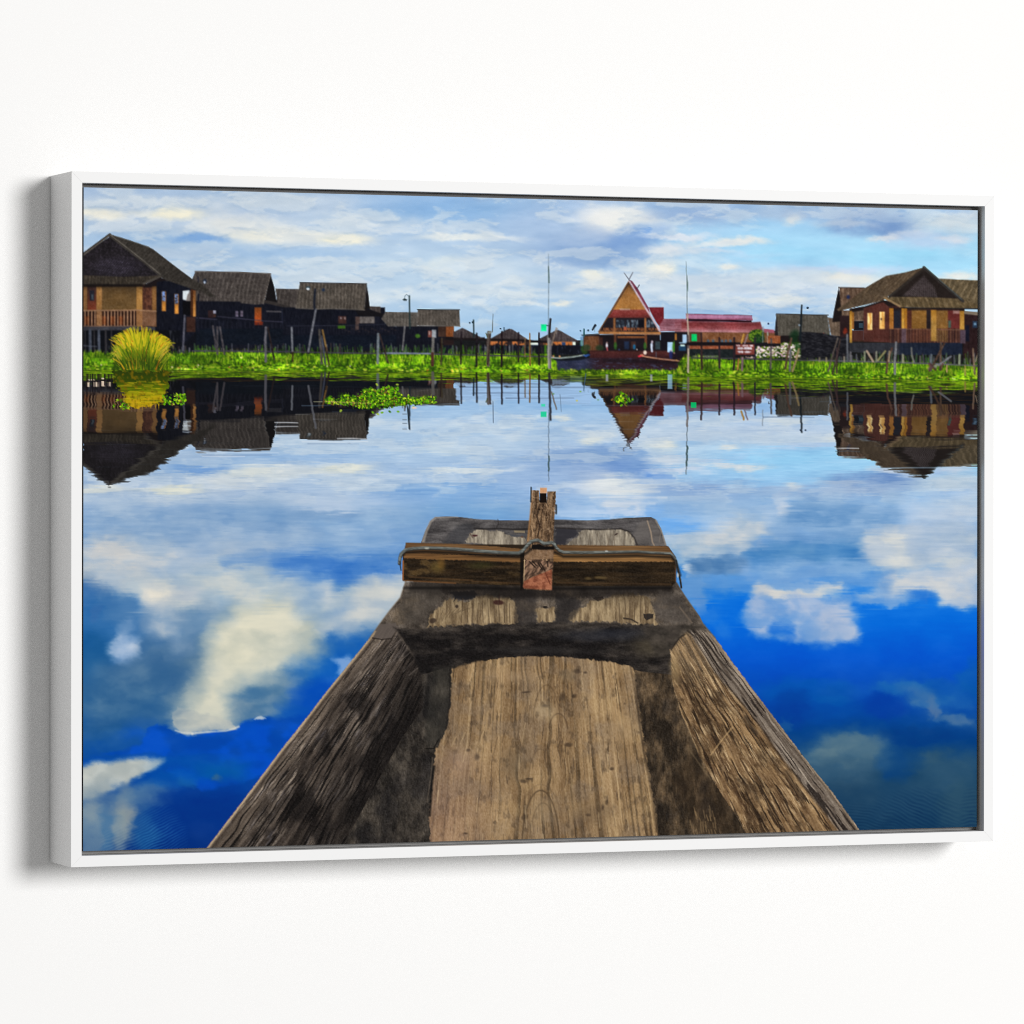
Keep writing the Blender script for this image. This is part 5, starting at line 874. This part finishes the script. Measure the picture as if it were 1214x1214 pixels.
# right plank
rp = part('side_plank', 'sunlit right side plank with coarse grain', BOAT)
def rightf(x, y):
    xo = itp(XOr, y); xi = 796+(y-800)*.465; tt = itp(RT, y); u = (x-xi)/(xo-xi+1e-6); v = (1000-y)/24
    u = u+(fbm(x/18,y/26,41,3)-.5)*.035
    c = mix((84,60,38),(178,140,92),np.clip((fbm(u*17,v*.45,6,5,.66)-.3)*1.7,0,1))
    fib = fbm(u*70,v*1.6,9,3,.6); pres = np.clip((fbm(u*6,v*.9,13,4)-.36)*3,0,1)
    c = mix(c,(238,206,154),ss(.5,.72,fib)*pres*.72); c = mix(c,(40,29,20),np.clip((fbm(u*6+3,v*.7,10,5,.66)-.5)*5,0,1)*.6)
    c = mix(c,(34,24,17),ss(.55,.66,fbm(u*50,v*.8,22,3))*.75); c = mix(c,(200,164,112),ss(.6,.75,fbm(u*60,v*3,17,2))*.4)
    rim = ss(-4,3,x-tt); g = mix((84,72,62),(186,170,150),np.clip((fbm(u*34,v*.5,8,5,.65)-.3)*1.7,0,1)); g = mix(g,(34,28,26),ss(.53,.63,fbm(u*52,v*.9,29,3))*.85); c = mix(c,g,rim)
    c = mix(c,(190,164,132),ss(6,1,xo-x)*.6); c = mix(c,(214,184,138),ss(830,765,y)*(1-rim)*.3)
    return c+(fbm(x*.9,y*.9,9,2)-.5)[...,None]*34
poly([(813,749),(822,744),(838,745.5)]+[(x_, y_) for y_, x_ in XOr if y_ > 750]+[(x_, y_) for y_, x_ in RI[::-1] if y_ >= 770], rightf, rp, rough=1.1)
poly([(760,744),(812,741),(834,741),(840,748),(822,748),(812,750),(800,764),(792,774),(780,780)], lambda x,y: mix((40,36,32),(96,86,76),np.clip((fbm(x/10,y/7,8,5,.6)-.3)*1.5,0,1)), 0, .8, soft=3, rough=2)
for p_ in (((815,748),(826,756),(838,770),(850,788),(866,806)),((822,747),(836,760),(850,778),(868,800)),((812,752),(806,756),(800,764),(796,770))): line(p_,1.5,(26,22,20),0,.75,soft=.5)
line(C4((470,530),(420,590),(358,672)),1.4,(200,162,108),0,.7,soft=.3); line(C4((540,480),(560,520),(590,560)),5,(44,36,30),0,.6,soft=1.5); line(C4((750,760),(790,840),(830,900)),6,(56,44,34),0,.5,soft=2); line(C4((210,440),(260,580),(330,720),(420,850)),2.2,(170,138,92),0,.4,soft=1.2)
ell(800,792,5,16,(206,170,110),.4,soft=.8,wp=4)
# painted-looking worn strip between crossbar and hollow
sp = part('worn_strip', 'pale worn boards below the crossbar', BOAT)
strip = lambda x, y: mix((112,90,62),(196,168,122),np.clip((fbm(x*.33,y*.06,4,4)-.25)*1.7,0,1))*np.interp(y,[703,716,722],[.72,.9,1.])[...,None]+(fbm(x*1.3,y*.5,5,2)-.5)[...,None]*34
poly(N5((285,1112),(300,1040),(330,1000),(380,960),(400,930),(440,915),(470,900),(500,925),(560,932),(620,905),(700,880),(760,900),(860,900),(920,930),(925,990),(935,1082),(760,1090),(600,1100),(450,1104),(370,1110)), strip, sp, .88, soft=1.3, rough=3.2, rf=.3)
poly(N6((30,985),(60,975),(110,985),(165,975),(175,1075),(100,1078),(35,1075)), strip, sp, .88, soft=1.3, rough=3.2, rf=.3)
poly(N6((258,1072),(280,1010),(330,985),(400,960),(430,925),(520,905),(620,870),(740,870),(840,890),(870,960),(890,1020),(905,1098),(800,1095),(700,1085),(500,1076),(350,1072)), strip, sp, .88, soft=1.3, rough=3.2, rf=.3)
poly(N5((440,860),(620,850),(640,880),(600,915),(540,918),(500,900),(470,930),(480,890)), (30,30,34), 0, .9, soft=.8, rough=2); ell(*N5((545,890))[0],12,4.5,(28,28,32),.85,wp=3); ell(*N5((800,940))[0],6,3,(50,22,22),.85,wp=3); line(N5((800,880),(800,930)),1.6,(50,26,24),0,.7); ell(*N5((320,1065))[0],4,3,(50,38,32),.8,wp=2); ell(*N5((495,965))[0],2,2,(40,30,28),.8); ell(*N5((1130,970))[0],3,1.4,(20,16,16),.9)
poly(N6((805,1020),(880,1018),(870,1050),(830,1068),(812,1050)), (36,32,32), 0, .9, rough=1); line(N6((665,1050),(720,1058),(765,1085)),1.8,(46,38,32),0,.85); poly(N6((440,900),(520,890),(520,915),(470,925)), (34,28,26), 0, .85, soft=.6, rough=1.5)
for x_ in list(np.arange(548,612,6.2))+list(np.arange(735,768,6)): line([(x_+U(-1,1),U(708,718)),(x_+U(-1,1.5),738)],.8,(66,50,36),0,.7)
for i in range(9): a_=i*.22; line([(516+i*4,740-i*2),(520+i*5,724-i*.5)],.8,(84,68,48),0,.55)
rect(610,700,636,740,(34,32,34),0,alpha=.55,soft=3,rough=2); poly([(658,700),(690,712),(686,724),(676,738),(659,738)],(30,29,32),0,.6,soft=2.5,rough=2)
poly([(487,690),(796,690),(798,703),(700,709),(600,709),(484,703)], (20,17,17), 0, .66, soft=3.4, rough=1.5)
poly([(478,706),(492,692),(520,694),(528,706),(512,722),(496,740),(470,738)], (66,60,54), 0, .5, soft=3, rough=3); poly([(782,700),(806,706),(826,734),(800,740),(782,736),(774,716)], (72,66,62), 0, .5, soft=3, rough=3)
line([(806,720),(820,738)],1.3,(130,110,90),0,.6,soft=.6)
# outer edges catching light
line([(480.6,690),(474.8,708.3),(462,724),(450,740),(438,757)],1.6,(120,104,86),0,.7,soft=.5); line([(803,692),(810,704),(820,718),(834,740),(848,756)],1.3,(104,94,84),0,.7,soft=.5)
# crossbar
cb = part('crossbar', 'heavy dark wooden crossbar lashed across the bow', BOAT)
poly([(477.5,660),(481.4,643.2),(552,645.2),(658,646),(792,647.3),(801.3,660.5),(801.5,690),(797,694.8),(656,694.5),(600,694),(542.4,692),(477.3,688.8)], (40,30,20), cb)
poly([(479,656),(481.4,643.4),(552,645.2),(626,651),(658,646),(792,647.3),(800,660)], lambda x,y: wood((74,48,26),(176,128,74),y*.5,x/26,4), 0, 1, rough=.5)
poly([(478,655),(560,658),(626,660),(626,667),(560,664.5),(479,662)], lambda x,y: wood((88,58,30),(178,122,62),y*.6,x/20,5), 0, 1, rough=1.)
poly([(656,656),(720,657.5),(799,659.5),(801,666),(720,666),(656,666)], lambda x,y: wood((110,74,36),(196,140,76),y*.6,x/20,7), 0, 1, rough=.8)
frontf = lambda x, y: mix(mix((26,19,12),(76,56,33),np.clip((fbm(x/26,y*.25,4,5,.6)-.3)*1.5,0,1)),(104,78,40),ss(.55,.8,fbm(x/12,y/7,8,4))*.6*ss(690,540,x))+(fbm(x*.8,y*.9,6,2)-.5)[...,None]*22
poly([(478.5,663),(520,664),(562,666.5),(622,667.5),(622,694),(542.4,691.5),(477.5,688.5)], frontf, 0, 1, rough=1.2); poly([(656,667),(720,667),(796,666.5),(801,670),(801,690),(796,694.6),(656,694.3)], frontf, 0, 1, rough=.8)
ell(519,672,8,6,(110,88,36),.6,soft=.8,wp=4); ell(524,668,4,6,(126,86,30),.5,soft=.7,wp=2); ell(570,670,14,4,(60,60,26),.5,soft=.8,wp=3); line([(478,665),(477.8,687)],1.6,(160,92,44),0,.85); line([(479,688.3),(505,689.6),(540,691.4)],1.3,(150,92,44),0,.7,soft=.4); line([(796,660),(801,666),(801,689)],1.6,(98,66,38),0,.8); line([(560,689),(620,692)],1.4,(112,76,42),0,.5,soft=.5); line([(660,691),(795,692.5)],1.4,(88,62,38),0,.6,soft=.5); line([(485,684),(560,688)],1.4,(128,86,46),0,.45,soft=.5)
for x_ in (709,715,698): ell(x_,685+U(-3,3),4,1.6,(110,88,48),.6,soft=.7,wp=2)
line([(480,697),(560,697),(620,698.5)],3,(10,9,10),0,.75,soft=1.4); line([(657,698),(740,697.5),(795,697)],3,(10,9,10),0,.75,soft=1.4)
# peg
pg = part('peg', 'upright split wooden peg with a rust-red cut end', BOAT)
poly([(616.5,652),(622,652),(620,697),(617,700)], (12,10,10), 0, .85, soft=.8)
pgp = [(631.7,581),(639.2,581.4),(639.8,595.4),(647.9,596),(649,582.7),(659,582.2),(658.6,598),(657.7,610.4),(656,640.4),(656.5,650.7),(655.6,670),(654.2,699),(652,700.4),(640,699.6),(622,697.8),(620.6,695),(620.2,685),(621.9,652),(625.4,639.2),(628.8,610.4)]
def pegf(x, y):
    xx = x+(y-640)*.075; c = mix((70,50,34),(168,132,94),np.clip((fbm(xx*.55,y*.09,4,4,.6)-.28)*1.8,0,1)); c = mix(c,(196,160,120),ss(.58,.78,fbm(x*.5,y*.4,8,3))*.5); c = mix(c,(40,28,20),ss(.6,.75,fbm(xx*.9,y*.14,12,3))*.6)
    return c+(fbm(x*1.1,y*1.1,6,2)-.5)[...,None]*40
poly(pgp, pegf, pg, rough=.5); line([(631,582),(628.8,610),(625.6,640)],1.8,(178,120,62),0,.7,soft=.4)
rect(639.8,584.5,648,596,(22,14,10),0); rect(640.2,578.3,648.4,584.6,grain((212,150,100),12,.5,.5,3),pg)
line([(638.6,601),(637,612),(640,625),(637,636)],1.3,(44,30,22),0,.85); line([(648,596),(650,600)],1,(60,44,30),0,.7); ell(639.5,604,1.6,1.2,(30,20,16),.9)
line([(629.8,578),(629.4,594.8)],1.7,(26,36,44),pg); line([(659.4,598.8),(659.4,608.8)],1.9,(36,42,48),pg)
poly(N7((190,715),(490,712),(488,800),(330,812),(195,810)), grain((140,106,76),26,.5,.5,5), 0, .75, soft=.5)
poly(N7((195,815),(330,810),(488,830),(478,910),(300,975),(190,1025),(178,1000)), lambda x,y: mix((62,44,34),(150,112,86),ss(.3,.7,fbm(x*.4+y*.3,y*.2,5,3))), 0, 1)
poly(N7((186,1030),(300,978),(400,940),(472,908),(470,1122),(180,1106),(174,1080)), lambda x,y: mix((126,64,42),(172,100,68),ss(.3,.7,fbm(x*.2,y*.25,5,4)))+(fbm(x,y,6,2)-.5)[...,None]*24, part('peg_end','rust-red cut end of the peg',BOAT), rough=.4)
line(N7((405,940),(430,1010),(452,1060)),1.2,(96,40,24),0,.8); line(N7((190,820),(186,1010)),1.,(214,180,130),0,.7)
for p_ in (((240,830),(300,890)),((270,825),(310,870)),((330,845),(370,910)),((355,850),(400,925)),((425,830),(430,880))): line(N7(*p_),1.6,(34,24,20),0,.85)
line(N7((188,1100),(300,1115),(400,1120)),1,(96,50,30),0,.6)
# rope
rpz = part('rope', 'grey lashing cord round crossbar and peg', BOAT)
for p_ in ([(476,659),(481,655.4),(503,654),(542,655.6),(583,659),(615,660.4),(625,655),(633,648),(641,647.6),(656,650)],[(658,655),(668,659.5),(719,659.5),(755,659),(796,661),(801,666),(806,682)]): line(p_,3.2,(12,10,10),0,.75,soft=1.)
poly([(631,646),(640,645),(646,648.4),(657,647.4),(657,651.4),(640,652),(630,650.6)], (12,10,11), 0, .95, soft=.4)
rope = [(473.6,667.4),(474.2,661),(475.6,656.4),(480.6,651.6),(490,650),(502.8,649.2),(520,649.6),(542.4,650.8),(583.6,654.2),(606,655.4),(614.9,655.4),(619,653.4),(623,649),(626,645),(629.7,641.8),(634,640.4),(638,640.2),(641.5,642),(644.5,644.2),(650,643.6),(654,642.8),(657.6,645)]
ropf = lambda x, y: mix((74,80,78),(118,126,122),ss(.3,.75,fbm(x*.14,y*.9,5,3)))
for dx_,dy_,c,wd in ((0,.8,(40,38,36),3.8),(0,0,ropf,3.1),(0,-.9,(126,134,130),.9)): line([(a_+dx_,b_+dy_) for a_,b_ in rope],wd,c,rpz,.95 if wd>2 else .5,soft=.2)
rope2 = [(657.6,645.4),(659.5,649),(663,652.4),(667.9,654.4),(690,654.8),(719,654.4),(755.2,653.8),(775,655),(794.7,656),(798,658.5),(801,663),(803,671),(804.8,679),(806.8,688),(807.8,696)]
for dx_,dy_,c,wd in ((0,.8,(38,36,34),(3.8,2.)),(0,0,ropf,(3.,1.4)),(0,-.9,(140,146,142),(1.,.4))): line([(a_+dx_,b_+dy_) for a_,b_ in rope2],wd,c,rpz,.95 if wd[0]>2 else .5,soft=.2)
line([(474,666),(475.5,676)],1.4,(30,30,30),0,.8); ell(506,650,3,1,(176,176,160),.8)
ell(719,653.4,2,1,(180,184,180),.8); line([(801.6,664),(804.4,678),(807.8,696)],1.6,(22,24,26),0,.9); ell(803.6,682,1,3,(200,206,210),.8)
mb = np.isin(idb, [k for k in INFO if k == BOAT or INFO[k][2] == BOAT])[..., None]; lb = img.mean(-1, keepdims=True); img = np.where(mb, (lb+(img-lb)*.84)*.99+col((4,3,2)), img)
bl = img.copy(); k3 = (.25,.5,.25)
bl[:,1:-1] = img[:,:-2]*.25+img[:,1:-1]*.5+img[:,2:]*.25; b2 = bl.copy(); b2[1:-1] = bl[:-2]*.25+bl[1:-1]*.5+bl[2:]*.25
img = np.clip(img+.8*(img-b2), 0, 255)

# ---------------------------------------------------------------- the print itself: 1 mm ink cells, one sheet per pictured thing
NU, NV = 1208, 804
gu = np.linspace(-CW/2, CW/2, NU+1); gv = np.linspace(CH/2, -CH/2, NV+1)
def to_photo(gx, gz):                                  # where a canvas point was measured in the photograph
    P = np.stack([gx-CAM[1], np.full_like(gx, YF-CAM[2]), gz-CAM[3]], -1); z = P@CFW
    return 607+CAM[0]*(P@CRT)/z, 607-CAM[0]*(P@CUP)/z
VX, VZ = np.meshgrid(gu, gv); px_, py_ = to_photo(VX, VZ)
ink = sample(img, px_, py_)/255.
ink = np.where(ink <= .04045, ink/12.92, ((ink+.055)/1.055)**2.4)/LIT
ink = np.clip(ink, 0, .9).reshape(-1, 3)
fx, fz = np.meshgrid((gu[1:]+gu[:-1])/2, (gv[1:]+gv[:-1])/2); qx, qy = to_photo(fx, fz)
fi = idb[np.clip(((qy-BY0)*S).astype(int), 0, BH-1), np.clip(((qx-BX0)*S).astype(int), 0, BW-1)]
for i in sorted(INFO, reverse=True):                   # specks too small to print go back to what carries them
    c = (fi == i).sum()
    if 0 < c < 5: fi[fi == i] = INFO[i][2] or BANK
verts = np.stack([VX.ravel(), np.full(VX.size, YF), VZ.ravel()], -1)
fi = fi.astype(np.int32)
fj, fk = np.meshgrid(np.arange(NV), np.arange(NU), indexing='ij')
base = (fj*(NU+1)+fk).ravel(); quads = np.stack([base, base+NU+1, base+NU+2, base+1], -1); fi = fi.ravel()
PIECE = {'house': 'wall', 'boat': 'hull', 'street_lamp': 'lamp_head', 'pagoda_house': 'wall', 'longhouse': 'wall', 'hut': 'wall'}
grid = fi.reshape(NV, NU)
for i in list(INFO):                                   # pieces cut apart by something printed in front become parts of their own
    name, label, par = INFO[i]
    if par is None and name not in PIECE and name not in ('stake', 'rail', 'beam', 'canoe', 'person', 'flagpole'): continue
    jj, kk = np.nonzero(grid == i)
    if len(jj) < 6: continue
    j0, k0 = jj.min(), kk.min(); m = grid[j0:jj.max()+1, k0:kk.max()+1] == i
    lab = np.where(m, np.arange(m.size).reshape(m.shape)+1, 0)
    for it in range(900):
        p = np.pad(lab, 1); q = lab
        for a_ in (0, 1, 2):
            for b_ in (0, 1, 2): q = np.maximum(q, p[a_:a_+m.shape[0], b_:b_+m.shape[1]])
        q = np.where(m, q, 0)
        if (q == lab).all(): break
        lab = q
    ids, cnt = np.unique(lab[lab > 0], return_counts=True); order = ids[np.argsort(-cnt)]; cs_ = dict(zip(ids, cnt))
    for l in order[1:]:
        if cs_[l] < 40 or (par is None and name not in PIECE):      # a crumb joins whatever surrounds it
            q_ = np.pad(lab == l, 1); ring = np.zeros_like(q_)
            for a_ in (-1, 0, 1):
                for b_ in (-1, 0, 1): ring |= np.roll(q_, (a_, b_), (0, 1))
            ring &= ~q_; rj, rk = np.nonzero(ring); rj = np.clip(rj-1+j0, 0, NV-1); rk = np.clip(rk-1+k0, 0, NU-1)
            v_ = grid[rj, rk]; v_ = v_[v_ != i]
            if len(v_): u_, n2_ = np.unique(v_, return_counts=True); g_ = grid[j0:j0+m.shape[0], k0:k0+m.shape[1]]; g_[lab == l] = u_[n2_.argmax()]
            continue
        n_ = part(PIECE[name] if par is None else name, None, i if par is None else par)
        g_ = grid[j0:j0+m.shape[0], k0:k0+m.shape[1]]; g_[lab == l] = n_
fi = grid.ravel()
OBJ = {}
def sheet(i):
    name, label, par = INFO[i]
    q = quads[fi == i]
    if len(q) == 0 and not any(INFO[k][2] == i and (fi == k).any() for k in INFO): return
    if par and par not in OBJ: return
    if len(q) == 0:
        o = bpy.data.objects.new(name, None); o.empty_display_size = .02
    else:
        u, inv = np.unique(q.ravel(), return_inverse=True)
        me = bpy.data.meshes.new(name); nv, nf = len(u), len(q)
        me.vertices.add(nv); me.vertices.foreach_set('co', verts[u].ravel())
        me.loops.add(nf*4); me.loops.foreach_set('vertex_index', inv.ravel().astype(np.int32))
        me.polygons.add(nf); me.polygons.foreach_set('loop_start', np.arange(0, nf*4, 4, dtype=np.int32))
        me.update(calc_edges=True); me.validate()
        a = me.attributes.new('ink', 'FLOAT_COLOR', 'POINT'); a.data.foreach_set('color', np.concatenate([ink[u], np.ones((nv, 1))], 1).astype(np.float32).ravel())
        me.materials.append(M_INK); o = bpy.data.objects.new(name, me)
    sc.collection.objects.link(o); o.parent = OBJ[par] if par else root
    if label: o['label'] = label
    if name in ('stake_row', 'grass_bank', 'flower_bed'): o['kind'] = 'stuff'
    OBJ[i] = o
for i in sorted(INFO, key=lambda k: (INFO[k][2] is not None, k)): sheet(i)
